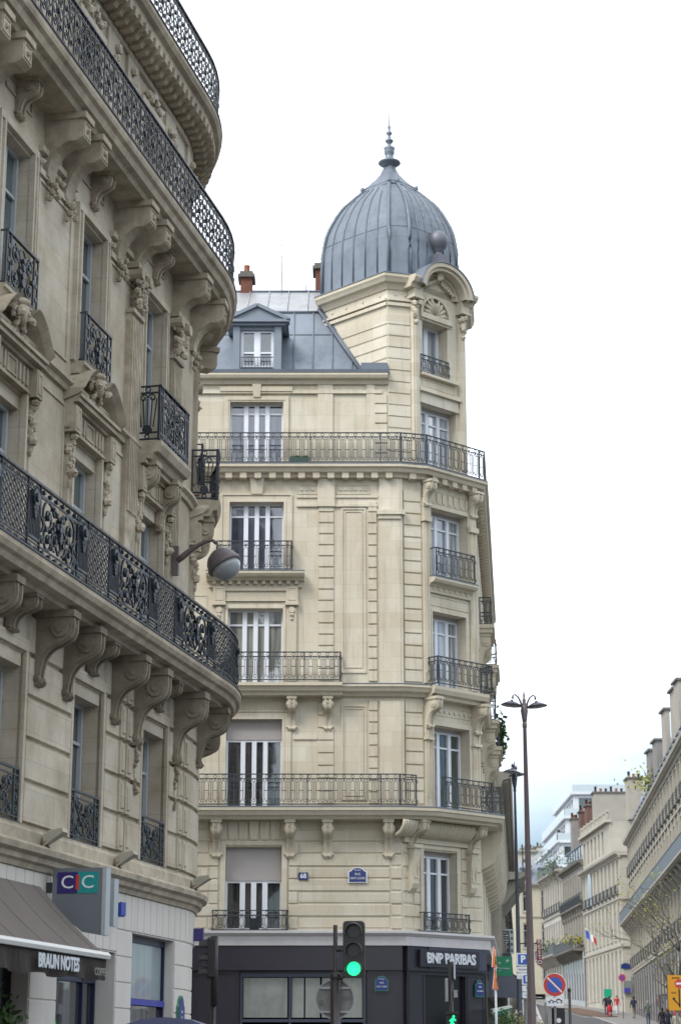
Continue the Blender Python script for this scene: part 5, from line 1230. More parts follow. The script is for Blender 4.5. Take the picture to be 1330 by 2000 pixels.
for k in range(int(L2/2.3)+1): m.box(R2,2.3*k,2.3*k+.3,-.15,.15,24.8,25.8)
m.obj('balustrade',STR,q)
m=MB(); m.box(R2,1,1,-.1,0,8,9); 
cf=Fr(R2(L2+5.5,0,0)[:2],90); m=MB(); m.wall(cf,0,16,5,21,0.02,[(5+3*k,6.1+3*k,z,z+2.4) for k in range(3) for z in (9,13.2,17.4)],.3)
for z in (12.4,16.8,20.9): m.box(cf,-.2,16,0,.22,z-.15,z+.15)
m.obj('corner_wall',SR2,q)
w_=unit_window(1.1,2.4,GL_D,WHITEP)
for k in range(3):
    for z in (9,13.2,17.4): put(w_,q,cf,5+3*k,z,.02)
kill(w_)
a_=MB(); 
P_=[(1.0,17.0)]+circ(2.3,19.4,1.3,10,PI,0)+[(3.6,17.0)]; n=len(P_); a_.add([R2(s+L2*.15,.10,z) for s,z in P_],[tuple(range(n))]); a_.obj('arched_window',GL_D,q)
# next two
P3=R2(0,0,0); Q3=atY(1097,1700,230); Q3=Vector((Q3.x,Q3.y,0)); V3_=Vector((P3[0],P3[1],0)); R3=Fr((Q3.x,Q3.y),math.degrees(math.atan2(V3_.x-Q3.x,V3_.y-Q3.y))); L3=(V3_-Q3).length
block('sooty_apartment_building','soot darkened building with planted balconies between the pale ashlar block and beige house',R3,0,L3,8,[8.4,13.3,17.9,22.4],SR3,STD,2.0,.9,balc=[(1,1.3,mat('dark balcony guard',(.03,.035,.04),.6),0,L3),(2,.4,None,0,L3)],rails=(2,),roofh=2.2,shop=mat('pale shop front',(.35,.37,.38),.6),fr=GREYP)
Q4=atY(1059,1700,246); R4=Fr((Q4.x,Q4.y),math.degrees(math.atan2(Q3.x-Q4.x,Q3.y-Q4.y))); L4=(Vector((Q3.x,Q3.y))-Vector((Q4.x,Q4.y))).length
block('pale_apartment_building','light beige building with regular small windows below the stepped white block, far down the street',R4,0,L4,9,[9,13.6,18.2,23.0],SR4,STR,1.9,.85,balc=[(1,1.2,mat('green balcony guard',(.07,.085,.075),.6),0,L4),(3,.7,mat('green balcony guard',(.07,.085,.075),.6),0,L4)],rails=(2,),roof='flat',fr=GREYP)
# stepped white block behind
M1=atY(1121,1565,250); T=thing('stepped_white_building',(M1.x,250,12),'modern white building with stepped glazed terraces rising above the stone roofs','building')
RW=Fr((M1.x,250+40),180)
for k,(ln,z0,z1,o) in enumerate([(40,10,25.4,3.0),(34,25.4,28.4,2.0),(28,28.4,31.4,1.0),(22,31.4,34.4,0)]):
    s0,s1=40-ln,40; m=MB(); nb=int((s1-s0)/2.6); op=[(s0+.4+2.6*i,s0+2.4+2.6*i,z1-2.5,z1-.7) for i in range(nb)]
    m.wall(RW,s0,s1,z0,z1,o,op,.25); FN=Fr(RW(s1,o,0)[:2],90); on=[(.6+2.8*i,2.8+2.8*i,z1-2.5,z1-.7) for i in range(5)]; m.wall(FN,0,16,z0,z1,0,on,.25)
    m.quad(RW(s0,o,z0),RW(s0,-16,z0),RW(s0,-16,z1),RW(s0,o,z1)); m.quad(RW(s0,o,z1),RW(s1,o,z1),RW(s1,-16,z1),RW(s0,-16,z1)); m.box(RW,s0-.3,s1+.3,o-.1,o+.4,z1-.3,z1+.02); m.box(FN,-.3,16,.0,.4,z1-.29,z1+.03); W_=m.obj('storey',SW,T)
    for a,b,c,d in op: g=MB(); g.box(RW,a,b,o-.28,o-.24,c,d); g.obj('window',GL_G,W_)
    for a,b,c,d in on: g=MB(); g.box(FN,a,b,-.28,-.24,c,d); g.obj('window',GL_G,W_)
    r=MB(); r.box(RW,s0-.2,s1+.2,o+.3,o+.33,z1+.02,z1+.95); r.box(FN,-.2,16,.3,.33,z1+.02,z1+.95); r.obj('terrace_guard',mat('pale glass guard',(.45,.52,.55),.15),W_)
# blocks that close the view
G0=atY(1012,1700,330); RC=Fr((G0.x,330),90)
block('beige_end_building','plain beige building with row of chimney pots closing the view, seen between the lamp posts',RC,-.2,9,11,[13,18.5,24,29.5,35.3],SB,SB,3.0,1.0,roof='flat',skip=lambda f,k:k>0)
G1=atY(985,1700,300); RD_=Fr((G1.x,300),90)
block('far_cream_building','narrow cream building with red chimney pots, farthest left at the end of the street',RD_,-3,2.2,11,[12,17,22,27,32.3],SB,SB,2.4,1.0,roof='flat')
block('yellow_cream_building','yellow cream house lower than its neighbours, behind the big lamp post',Fr((atY(1012,1800,255).x,255),90),0,4.6,11,[10.5,15,19.5,23.5],mat('yellow cream render',(.46,.42,.32),.85,noise=.25,nscale=.6,streak=.2),STR,2.3,1.0,roof='mansard',roofh=2)
# left side of the far street
FL2=FK.shift(19.3,.35)
block('next_door_apartment_building','pale stone building with deep dark balconies next along the street behind the domed corner',FL2,0,60,2,[1.5,5.2,8.6,12.2],STR,STR,3.1,1.3,balc=[(2,.95,None,1,8),(1,.8,None,14,40)],rails=(1,2),roofh=2,shop=mat('white painted shop front',(.62,.62,.58),.6,noise=.15))
# chimney stacks against the sky
def stack(px0,px1,ytop,ybot,Y,lab,mm,pots=0,potm=None,grp='chimney stacks above the street roofs'):
    a=atY(px0,ytop,Y); b=atY(px1,ybot,Y); w=b.x-a.x; h=a.z-b.z
    t=thing('chimney_stack',((a.x+b.x)/2,Y,b.z),lab,'chimney',grp); m=MB(); m.cube(((a.x+b.x)/2,Y+1,(a.z+b.z)/2-.5),w,2,h+1); m.obj('stack',mm,t)
    m=MB(); m.cube(((a.x+b.x)/2,Y+1,a.z+.05),w+.35,2.3,.16); m.obj('chimney_cap',mat('sooty cap stone',(.13,.12,.11),.8,noise=.3),t)
    for i in range(pots):
        m=MB(); x=a.x+w*(i+.5)/pots; hh=.4 if i%3 else .62; m.lathe((x,Y+1,a.z+.1),[(.17,0),(.14,.1),(.13,hh),(.18,hh+.05),(.14,hh+.1)],8); m.obj('chimney_pot',(potm or TERRA) if (i%3==1 or potm) else INK,t)
    return t
CHB=mat('beige rendered chimney',(.34,.315,.27),.9,noise=.3,nscale=1,streak=.4); CHG=mat('grey rendered chimney',(.22,.21,.195),.9,noise=.3,nscale=1,streak=.4); BR2=mat('old brown brick',(.13,.07,.055),.9,noise=.4,nscale=3)
stack(1160,1224,1549,1620,222,'long beige chimney wall with six dark pots above the balustraded building',CHB,6)
stack(1226,1257,1521,1580,196,'tall beige chimney block with three thin pots where the two right roofs meet',CHB,3)
stack(1133,1144,1586,1650,236,'lower of the two brown brick chimneys beside the white stepped building',BR2,2)
stack(1145,1160,1574,1650,232,'taller of the two brown brick chimneys beside the white stepped building',BR2,3)
stack(1117,1132,1600,1670,240,'grey rendered chimney left of the brown brick ones',CHG,3)
stack(1090,1113,1633,1700,252,'pale low chimney wall with four thin pots in front of the white stepped block',mat('pale rendered chimney',(.45,.47,.46),.9),4)
stack(1269,1282,1466,1530,163,'narrow grey chimney on the right roof, lowest of the pair below the mansard crest',CHG,0)
stack(1281,1297,1446,1520,158,'wider grey chimney just above its lower twin on the right roof',CHG,0)
stack(1299,1311,1386,1470,148,'beige chimney standing third up along the right roof crest',CHB,0)
stack(1316,1328,1345,1460,142,'tall beige chimney near the right edge of the roof crest',CHB,0)
stack(1324,1345,1328,1450,137,'highest beige chimney stack, cut by the right edge',CHB,0)
stack(1018,1046,1659,1668,332,'row of red chimney pots on the beige end building',SB,5)
stack(996,1010,1670,1680,302,'low stack with red pots on the far cream building',SB,3)
stack(1048,1060,1655,1664,331,'pair of small red pots right of the beige end building',SB,2)
# ================================================================ STREET FURNITURE
def lamp_post(px,ytop,Y,lab,mm,ang,pk=1.0):
    a=atY(px,ytop,Y); x=a.x; g=gz(Y); t=thing('street_lamp',(x,Y,g),lab,'street lamp','tall double headed street lamps'); top=a.z-.25
    m=MB(); m.lathe((x,Y,g),[(r*pk,z_) for r,z_ in [(.15,0),(.15,.5),(.12,.6),(.115,1.2),(.10,1.3),(.095,3.2),(.088,3.3),(.042,top-g-.6),(.055,top-g-.58),(.055,top-g-.5),(.045,top-g-.45)]],12); m.obj('pole',mm,t)
    m=MB(); z=top-.5; m.lathe((x,Y,z),[(.04,0),(.06,.12),(.085,.3),(.065,.42),(.035,.5),(.045,.56),(.02,.6),(.025,.66),(.005,.8)],10); m.obj('lamp_head_joint',mm,t)
    for q in (-1,1):
        dx,dy=math.cos(ang)*q,math.sin(ang)*q
        m=MB(); m.tube([(x+dx*r,Y+dy*r,z+zz) for r,zz in ((.03,.30),(.08,.50),(.14,.62),(.22,.68),(.27,.66),(.28,.58))],[.028,.024,.02,.018,.018,.026],6); A=m.obj('lamp_arm',mm,t)
        c=(x+dx*.31,Y+dy*.31,z+.44); T=Matrix.Rotation(-.10*q,3,'Y')
        m=MB(); m.lathe(c,[(.01,.12),(.03,.11),(.035,.085),(.11,.06),(.19,.02),(.25,-.015),(.24,-.028)],18,True,T); m.obj('lamp_shade',mat('dark lamp shade',(.055,.055,.075),.4,metal=.2),A)
        m=MB(); m.lathe(c,[(.22,-.025),(.12,-.05),(.01,-.06)],14,True,T); m.obj('lamp_glass',mat('grey lamp glass',(.3,.3,.3),.2),A)
    return t
lamp_post(1023,1352,46,'tall brownish double headed street lamp, nearer and taller in view, right of the domed building',POLE,.25)
lamp_post(1004,1490,57.5,'thinner blue grey double headed street lamp standing just behind the taller one',POLE_B,1.25,.8)
def slabp(F,P,o0,o1,mm,nm,par):
    m=MB(); n=len(P); m.add([F(x,o0,y) for x,y in P]+[F(x,o1,y) for x,y in P],[tuple(range(n,2*n)),tuple(range(n))[::-1]]+[(i,(i+1)%n,n+(i+1)%n,n+i) for i in range(n)]); return m.obj(nm,mm,par)
def rrect(a,b,c,d,r=.02):
    P=[]
    for cx,cz,t in ((b-r,d-r,0),(a+r,d-r,1),(a+r,c+r,2),(b-r,c+r,3)): P+=circ(cx,cz,r,3,t*PI/2,(t+1)*PI/2)
    return P
# parking signs
def parking(px,yt,yb,Y,w,lab,words,az=94):
    a=atY(px,yt,Y); b=atY(px,yb,Y); F=Fr((a.x,Y),az); t=thing('parking_sign',(a.x,Y,b.z),lab,'parking sign','blue parking signs on the pole'); h=w
    slabp(F,rrect(-w/2-.02,w/2+.02,a.z-h-.02,a.z+.02),0,.02,SIGNW,'sign_panel',t); slabp(F,rrect(-w/2+.012,w/2-.012,a.z-h+.012,a.z-.012),.02,.026,BLUE,'blue_face',t)
    text('P',h*.82,F,0,.03,a.z-h/2,t,SIGNW,ext=.003,bold=.012)
    z=a.z-h-.04
    for wd,sz in words: slabp(F,rrect(-w/2-.02,w/2+.02,z-.14,z),0,.02,SIGNW,'text_panel',t); text(wd,sz,F,0,.026,z-.07,t,INK,ext=.002); z-=.155
    return t,F
parking(1021,1864,1903,50,.27,'blue parking sign with two white text plates, upper of the two on the pole',[('PAYANT',.055),('<---',.07)])
parking(1029,1905,1945,49.9,.22,'narrower blue parking sign with an arrow plate, lower of the two on the pole',[('^',.16),('LIVRAISONS',.03)],80)
a=atY(1026,1945,50.1); t=thing('sign_post',(a.x,50.1,0),'grey post carrying the two blue parking signs','post'); m=MB(); m.tube([(a.x,50.1,0),(a.x,50.1,atY(1021,1864,50).z)],.045,8); m.obj('post',GREYB,t)
# no parking sign with tow plate
c=atY(1083,1925,50); F=Fr((c.x,50),92); t=thing('no_parking_sign',(c.x,50,0),'round red and blue no parking sign with a white tow truck plate below','road sign')
m=MB(); m.tube([(c.x,50.04,0),(c.x,50.04,c.z+.2)],.03,8); m.obj('post',GREYB,t)
R_=.282; slabp(F,circ(0,c.z,R_,32)[:-1],0,.02,SIGNW,'sign_rim',t); slabp(F,circ(0,c.z,R_*.95,32)[:-1],.02,.024,RED,'red_ring',t)
a0=math.radians(135)
for q in (0,1):
    off=math.radians(10); P=circ(0,c.z,R_*.66,14,a0+off+PI*q,a0+PI-off+PI*q); slabp(F,P,.024,.028,BLUE,'blue_half',t)
m=MB(); m.bar(F,(-.17,c.z+.17),(.17,c.z-.17),.027,.035,.004); m.obj('pale_slash',SIGNW,t)
slabp(F,rrect(-.21,.21,c.z-.50,c.z-.30),0,.02,SIGNW,'tow_plate',t)
m=MB(); zz=c.z-.42
for x in (-.13,-.05,.06,.15): m.disc(F,x,zz,.02,.025,.018,8)
m.pl(F,[(-.17,zz+.02),(-.12,zz+.03),(-.10,zz+.07),(-.04,zz+.03),(.02,zz+.02),(.08,zz+.09)],.023,.02,.004); m.pl(F,[(.04,zz+.06),(.08,zz+.09),(.13,zz+.06),(.18,zz+.03)],.023,.025,.004); m.obj('tow_pictogram',INK,t)
# warning triangles, nearly edge on
def triangle(px,yt,yb,Y,lab,mark):
    a=atY(px,yt,Y); b=atY(px,yb,Y); h=a.z-b.z; F=Fr((a.x,Y),15); t=thing('warning_triangle',(a.x,Y,b.z),lab,'warning sign','orange warning triangles on the white post'); w=h*.56
    slabp(F,[(-w,b.z),(w,b.z),(0,a.z)],0,.03,REDO,'red_border',t); slabp(F,[(-w*.68,b.z+h*.12),(w*.68,b.z+h*.12),(0,a.z-h*.2)],.03,.036,ORANGE,'orange_face',t)
    slabp(F,[(-w,b.z),(w,b.z),(0,a.z)],-.012,-.002,SIGNW,'white_back',t)
    m=MB()
    if mark: m.disc(F,.02,b.z+h*.48,.037,.04,.035,8); m.pl(F,[(.0,b.z+h*.42),(-.03,b.z+h*.28),(-.1,b.z+h*.15)],.04,.035,.004); m.pl(F,[(-.03,b.z+h*.28),(.06,b.z+h*.15)],.04,.035,.004); m.pl(F,[(0,b.z+h*.40),(.1,b.z+h*.26),(.14,b.z+h*.15)],.04,.02,.004)
    else: m.pl(F,[(-.1,b.z+h*.15),(-.02,b.z+h*.55)],.04,.03,.004); m.pl(F,[(.12,b.z+h*.15),(.04,b.z+h*.55)],.04,.03,.004)
    m.obj('pictogram',INK,t); return t
triangle(964,1850,1891,51.5,'orange warning triangle with a digging figure, upper one on the thin white post',1); triangle(966,1893,1934,51.4,'orange warning triangle with converging lines, lower one on the thin white post',0)
a=atY(969,1935,51.6); t=thing('sign_post',(a.x,51.6,0),'thin white post carrying the orange triangles','post'); m=MB(); m.tube([(a.x,51.6,0),(a.x-.02,51.6,atY(964,1855,51.6).z)],.03,8); m.obj('post',SIGNW,t)
# yellow detour board
a=atY(1303,1906,46); b=atY(1338,1975,46); F=Fr((a.x,46),90); t=thing('detour_board',(a.x,46,0),'yellow detour board with a no entry disc and a black arrow, at the right edge','road sign'); w=b.x-a.x
YP=mat('road sign amber',(.60,.27,.005),.55)
slabp(F,rrect(0,w,b.z,a.z,.01),0,.02,YP,'board',t); cx,cz=w*.70,a.z-(a.z-b.z)*.24
slabp(F,circ(cx,cz,.10,20)[:-1],.02,.025,RED,'no_entry_disc',t); slabp(F,[(cx-.07,cz-.02),(cx+.07,cz-.02),(cx+.07,cz+.02),(cx-.07,cz+.02)],.025,.03,SIGNW,'white_bar',t)
m=MB(); zc=a.z-(a.z-b.z)*.68; m.bar(F,(w*.34,zc),(w*.7,zc-.15),.023,.025,.005); m.disc(F,w*.34,zc+.01,.02,.026,.03,8); m.bar(F,(w*.68,zc-.18),(w*.68,zc+.22),.023,.03,.005); m.obj('arrow',INK,t)
text('RUE',.06,F,w*.35,.024,a.z-(a.z-b.z)*.5,t,INK,ext=.002); text('BARREE',.05,F,w*.5,.024,a.z-.06,t,INK,ext=.002)
m=MB(); m.tube([(a.x+w/2,46.03,0),(a.x+w/2,46.03,b.z+.2)],.03,8); m.obj('post',GREYB,t)
# traffic signals
TLG=mat('green signal light',(.01,.72,.20),.4,emis=1.6); TLD=mat('dark signal lens',(.02,.018,.018),.2)
def signal(px,yt,Y,lab,az,lit,side=1,polex=None,h=.85,w=.27):
    a=atY(px,yt,Y); F=Fr((a.x,Y),az); t=thing('traffic_signal',(a.x,Y,0),lab,'traffic light'); z1=a.z; z0=z1-h
    m=MB(); P=rrect(-w/2,w/2,z0,z1,.05); n=len(P); tilt=lambda x,z:x
    m.add([F(x,-.12,z) for x,z in P]+[F(x,.03,z) for x,z in P],[tuple(range(n,2*n)),tuple(range(n))[::-1]]+[(i,(i+1)%n,n+(i+1)%n,n+i) for i in range(n)]); m.obj('signal_housing',BLACKP,t)
    for k in range(3):
        zc=z1-h*(k+.5)/3-.01; r=.092
        m=MB(); 
        pts=circ(0,zc,r+.018,12,-.25,PI+.25)
        for p,q in zip(pts,pts[1:]): m.add([F(p[0],.03,p[1]),F(q[0],.03,q[1]),F(q[0],.20,q[1]-.02),F(p[0],.20,p[1]-.02),F(p[0]*1.08,.03,zc+(p[1]-zc)*1.08),F(q[0]*1.08,.03,zc+(q[1]-zc)*1.08),F(q[0]*1.08,.20,zc+(q[1]-zc)*1.08-.02),F(p[0]*1.08,.20,zc+(p[1]-zc)*1.08-.02)],[(0,1,2,3),(4,5,6,7),(3,2,6,7)])
        m.obj('visor',mat('worn grey black visor',(.05,.048,.048),.5,noise=.4,nscale=12),t)
        m=MB(); m.disc(F,0,zc,.03,.045,r,18); m.obj('green_lens' if k==2 else 'lens',TLG if (k==2 and lit) else TLD,t)
    return t,F,a
t,F,a=signal(691,1800,28,'black traffic light showing green, nearest signal in the middle of the view',93,True,h=.76,w=.30)
m=MB(); pxx=atY(655,1900,28.1).x; zt_=atY(656,1808,28.1).z; m.tube([(pxx,28.1,0),(pxx,28.1,atY(655,1908,28.1).z)],.065,10); m.tube([(pxx,28.1,1.6),(pxx,28.1,zt_)],[.032,.030],8); m.lathe((pxx,28.1,atY(655,1912,28.1).z-.02),[(.06,0),(.075,.02),(.075,.08),(.04,.1)],10); m.tube([(pxx,28.1,zt_-.35),(a.x-.1,28.05,zt_-.33)],.02,6); m.tube([(pxx,28.1,zt_-.75),(a.x-.1,28.05,zt_-.68)],.02,6); m.obj('pole',mat('brown black steel',(.035,.029,.027),.5,metal=.2,noise=.2),t)
cc=atY(654,1953,28.25); Fs=Fr((cc.x,28.25),90); t=thing('road_sign_back',(cc.x,28.25,1.6),'grey back of a round road sign fixed behind the traffic light pole','road sign')
slabp(Fs,circ(0,cc.z,.27,30)[:-1],0,.02,GREYB,'sign_disc',t); m=MB()
for zz in (-.17,.15): m.box(Fs,-.2,.2,.02,.05,cc.z+zz-.015,cc.z+zz+.015); 
m.pl(Fs,circ(0,cc.z,.262,28),.03,.018,.02)
m.obj('clamps',mat('galvanised steel',(.3,.3,.3),.5,metal=.6,noise=.3),t)
m=MB(); m.box(Fs,.10,.22,.02,.024,cc.z-.02,cc.z+.04); m.disc(Fs,-.19,cc.z-.04,.02,.03,.035,10); m.obj('sticker',mat('faded sticker',(.10,.095,.09),.5),t)
signal(409,1832,40,'dark traffic signal seen from the side beside the rounded stone corner',178,False,h=.80,w=.24)
pxx=atY(418,1900,40).x; t=thing('signal_pole',(pxx,40,0),'dark pole of the side-on traffic signal in front of the shop front','post'); m=MB(); m.tube([(pxx,40,0),(pxx,40,2.9)],.045,8); m.tube([(pxx,40,2.7),(pxx,40,atY(418,1830,40).z)],.075,8); m.obj('pole',mat('brown black steel',(.03,.026,.026),.5),t)
# pedestrian signal cluster
pa=atY(881,1880,42); t=thing('pedestrian_signal',(pa.x,42,0),'pedestrian signal with a lit green walking figure, in front of the bank entrance','traffic light')
m=MB(); m.tube([(pa.x-.01,42,0),(pa.x-.01,42,pa.z)],.045,8); m.obj('pole',mat('brown black steel',(.03,.026,.026),.5),t)
F=Fr((pa.x,42),88); z=atY(884,1995,42).z
m=MB(); m.box(F,-.11,.11,-.12,.05,z-.42,z+.17); m.box(F,-.13,.13,-.02,.12,z+.13,z+.18); m.obj('signal_housing',BLACKP,t)
m=MB(); m.disc(F,.03,z+.085,.05,.06,.025,8); 
for P in ([(.02,z+.05),(.0,z-.02),(-.05,z-.11)],[(.0,z-.02),(.05,z-.10)],[(.02,z+.05),(-.05,z-.01)],[(.02,z+.05),(.07,z+.0)],[(.015,z+.05),(.005,z-.03)]): m.pl(F,P,.055,.028,.008)
m.obj('walking_figure',TLG,t)
m=MB(); z2=atY(872,1930,42).z; m.box(F,-.13,-.08,-.1,.12,z2-.28,z2+.18); m.obj('side_visor',mat('galvanised steel',(.3,.3,.3),.5,metal=.6,noise=.3),t)
m=MB(); zz=atY(886,1880,42).z; 
F2=Fr((pa.x+.06,42),8); slabp(F2,rrect(-.14,.14,zz-.35,zz,.03),0,.015,mat('pale sign plate',(.42,.44,.48),.4),'sign_plate',t); m.box(F,.04,.12,-.05,.04,z2-.2,z2-.05); m.obj('junction_box',mat('galvanised steel',(.3,.3,.3),.5),t)
# bank projecting sign, slate awning, white strip sign, red sign
F=Fr(FKL(5.0,.0,0)[:2],90); zt=4.78
t=thing('bank_projecting_sign',FKL(5.0,.3,4.2),'green square bank sign with white birds projecting from the flank wall','shop sign')
slabp(F,rrect(.28,.80,4.18,4.76,.01),-.05,.05,BGREEN,'sign_case',t)
m=MB()
for x,z,s in ((.66,4.62,.09),(.42,4.56,.06),(.36,4.42,.045),(.42,4.33,.035)):
    for k in range(4): a=.5+k*1.1; m.add([F(x+s*.16*math.cos(a+1.5),.055,z+s*.16*math.sin(a+1.5)),F(x+s*math.cos(a),.055,z+s*math.sin(a)),F(x-s*.16*math.cos(a+1.5),.055,z-s*.16*math.sin(a+1.5))],[(0,1,2)])
m.obj('bird_emblem',SIGNW,t); text('BNP PARIBAS',.055,F,.56,.056,4.45-.05,t,SIGNW,ext=.002); m=MB(); m.tube([FKL(5.0,0,4.5),F(.3,0,4.5)],.02,5); m.obj('sign_arm',IRON_G,t)
SLA=mat('slate grey awning cloth',(.13,.14,.17),.85,noise=.2)
t=thing('slate_awning',FKL(14,0,3.5),'slate grey awning over the corner shop behind the green bank sign','awning'); m=MB(); m.ext(FKL,9.5,21,[(0,4.9),(1.3,4.15),(1.3,4.1),(0,4.83)]); m.obj('canopy_cloth',SLA,t); m=MB(); m.ext(FKL,9.5,21,[(1.28,4.12),(1.32,4.12),(1.32,3.65),(1.28,3.65)]); m.obj('valance',mat('navy valance cloth',(.02,.025,.045),.85),t); m=MB(); m.ext(FKL,9.5,9.55,[(0,4.9),(1.3,4.15),(1.3,3.65),(0,3.7)]); m.obj('side_cloth',SLA,t)
def strip_sign(px0,px1,y0,y1,Y,lab,mm,cols,tm,sz):
    a=atY(px0,y0,Y); b=atY(px1,y1,Y); F=Fr((a.x,Y),90); w=b.x-a.x; t=thing('vertical_sign',(a.x,Y,b.z),lab,'shop sign'); m=MB(); m.box(F,0,w,-.08,.06,b.z,a.z); m.obj('sign_case',mm,t)
    for (u,word) in cols:
        for i,ch in enumerate(word): text(ch,sz,F,w*u,.07,a.z-(a.z-b.z)*(i+.5)/len(word),t,tm,ext=.004,bold=.006)
    m=MB(); m.tube([(a.x-.8,Y,a.z-.2),(a.x,Y,a.z-.2)],.03,5); m.obj('sign_arm',IRON_G,t); return t
strip_sign(987,1004,1816,1864,84,'pale vertical sign with two columns of dark letters above the slate awning',mat('pale sign',(.52,.58,.58),.5),[(.27,'NUAS'),(.75,'BARS')],INK,.16)
strip_sign(1048,1058,1836,1886,100,'red vertical sign with white letters behind the big lamp post',mat('crimson sign',(.33,.02,.035),.5),[(.5,'RESTO')],SIGNW,.26)
# small canopy and planters near the corner
a=atY(961,1969,57); t=thing('kiosk_canopy',(a.x,57,0),'small pale canopy with green edge beside the bank corner','canopy'); b=atY(998,1966,57)
m=MB(); m.add([(a.x,56.6,a.z-.06),(b.x,56.6,b.z),(b.x,58.2,b.z+.04),(a.x,58.2,a.z-.02),(a.x,56.6,a.z-.15),(b.x,56.6,b.z-.06),(b.x,58.2,b.z-.02),(a.x,58.2,a.z-.10)],[(0,1,2,3),(4,5,6,7),(0,1,5,4),(1,2,6,5),(2,3,7,6),(3,0,4,7)]); m.obj('canopy_top',mat('pale grey green canvas',(.45,.5,.46),.7),t)
m=MB(); m.add([(a.x,56.58,a.z-.15),(b.x,56.58,b.z-.06),(b.x-.1,56.58,b.z-.15),(a.x,56.58,a.z-.30)],[(0,1,2,3)]); m.obj('green_edge',mat('dark green canvas',(.01,.10,.06),.7),t)
m=MB(); m.tube([(a.x+.1,57.4,0),(a.x+.1,57.4,a.z-.08)],.04,6); m.tube([(a.x+.45,57.4,0),(a.x+.45,57.4,a.z-.08)],.03,6); m.obj('canopy_posts',GREEN_E,t)
def foliage_mesh(c,sx,sy,sz,n,r,seed=0):
    rr=random.Random(seed); m=MB()
    for i in range(n):
        q=Vector(c)+Vector((rr.gauss(0,sx),rr.gauss(0,sy),rr.gauss(0,sz))); u=Vector((rr.uniform(-1,1),rr.uniform(-1,1),rr.uniform(-1,1))).normalized()*r*rr.uniform(.6,1.3); v=u.orthogonal().normalized()*r*.6; m.quad(q-u,q+v,q+u,q-v)
    return m
for i,(px,y,Y,lab) in enumerate([(990,1990,56,'shrub in a planter under the pale canopy, left of the parking sign post'),(1008,1992,58,'dry flowering shrub in a planter between the canopy and the parking sign post'),(1030,1992,56.5,'low shrub in a planter just left of the big lamp post')]):
    a=atY(px,y,Y); t=thing('planter',(a.x,Y,0),lab,'planter','planters by the corner shop'); m=MB(); m.cube((a.x,Y,a.z-.65),.6,.5,.7); m.obj('tub',mat('grey planter tub',(.09,.09,.09),.7),t); foliage_mesh((a.x,Y,a.z-.08),.16,.14,.12,260,.05,i).obj('foliage',LEAF if i==0 else mat('straw green leaves',(.20,.17,.09),.8,noise=.4),t)
    m=MB(); m.tube([(a.x,Y,a.z-.4),(a.x,Y,a.z)],.02,5); m.obj('stem',BARK,t)
    m=MB(); m.cube((a.x,Y,(a.z-1.0)/2),.5,.4,a.z-1.0); m.obj('pedestal',mat('grey planter tub',(.09,.09,.09),.7),t)
# flank shop dark glazing under the awning
m=MB(); m.box(FKL,1.0,18.4,-.02,.06,.0,4.05); sfk=m.obj('flank_shop_front',AUB,CB); m=MB()
for k in range(4): m.box(FKL,1.6+4.4*k,5.4+4.4*k,.05,.08,1.0+.3*k*.7,3.6)
m.obj('shop_glass',GL_D,sfk)
# dark street items under the no-parking sign
a=atY(1112,1938,52); t=thing('bollard_post',(a.x,52,0),'slim black post right of the round no parking sign','post'); m=MB(); m.tube([(a.x,52,0),(a.x,52,a.z)],.035,8); m.lathe((a.x,52,a.z),[(.035,0),(.05,.03),(.03,.08),(.005,.1)],8); m.obj('post',INK,t)
a=atY(1090,1972,51); t=thing('pedestrian_signal',(a.x,51,0),'black back of a pedestrian signal with a white disc below the tow plate','traffic light'); m=MB(); F=Fr((a.x,51),80); m.box(F,-.14,.14,-.1,.1,a.z-.62,a.z+.02); m.obj('signal_housing',BLACKP,t); m=MB(); m.disc(F,-.02,a.z-.28,.1,.11,.06,12); m.obj('white_disc',SIGNW,t); m=MB(); m.tube([(a.x-.3,51,0),(a.x-.3,51,a.z+.15)],.04,8); m.tube([(a.x,51,0),(a.x,51,a.z-.5)],.04,8); m.obj('pole',GREYB,t)
# signs far down the right pavement
c=atY(1215,1911,168); F=Fr((c.x,168),95); t=thing('no_stopping_sign',(c.x,168,gz(168)),'small violet and red round no stopping sign far down the right pavement','road sign'); slabp(F,circ(0,c.z,.30,20)[:-1],0,.03,RED,'red_rim',t); slabp(F,circ(0,c.z,.23,20)[:-1],.03,.04,mat('faded violet',(.16,.04,.20),.5),'violet_face',t); m=MB(); m.tube([(c.x,168.05,gz(168)),(c.x,168.05,c.z)],.035,6); m.obj('post',GREYB,t)
c=Vector(cf(3.2,.03,0)); zz=atY(1222,1888,198).z; F=Fr((c.x,c.y-.03),90)
x_=atY(1222,1888,c.y).x-c.x; plate(F,x_,atY(1222,1888,c.y).z,.02,.95,.55,'blue street name plate on the blank corner of the pale ashlar building',[],None)
t=thing('wall_panel',(c.x,c.y,8),'grey box sign with a blue corner on the blank corner wall above the walkers','sign'); z_=atY(1224,1930,c.y-.3); m=MB(); m.box(F,x_-.3,x_+1.2,.03,.3,z_.z-.5,z_.z+.6); m.obj('sign_case',mat('grey green sign case',(.17,.19,.18),.5),t); m=MB(); m.box(F,x_-.25,x_+.3,.3,.33,z_.z-.45,z_.z-.05); m.obj('blue_panel',mat('violet blue panel',(.05,.04,.28),.5),t)
c=atY(1187,1941,175); F=Fr((c.x,175),90); t=thing('pharmacy_sign',(c.x,175,gz(175)),'small green shop sign on a post above the red trousered walkers','shop sign'); slabp(F,rrect(-.34,.34,c.z-.36,c.z+.34,.05),0,.1,mat('pharmacy green',(.01,.33,.18),.5),'sign_case',t); m=MB(); m.tube([(c.x,175.1,gz(175)),(c.x,175.1,c.z)],.04,6); m.obj('post',IRON_G,t)
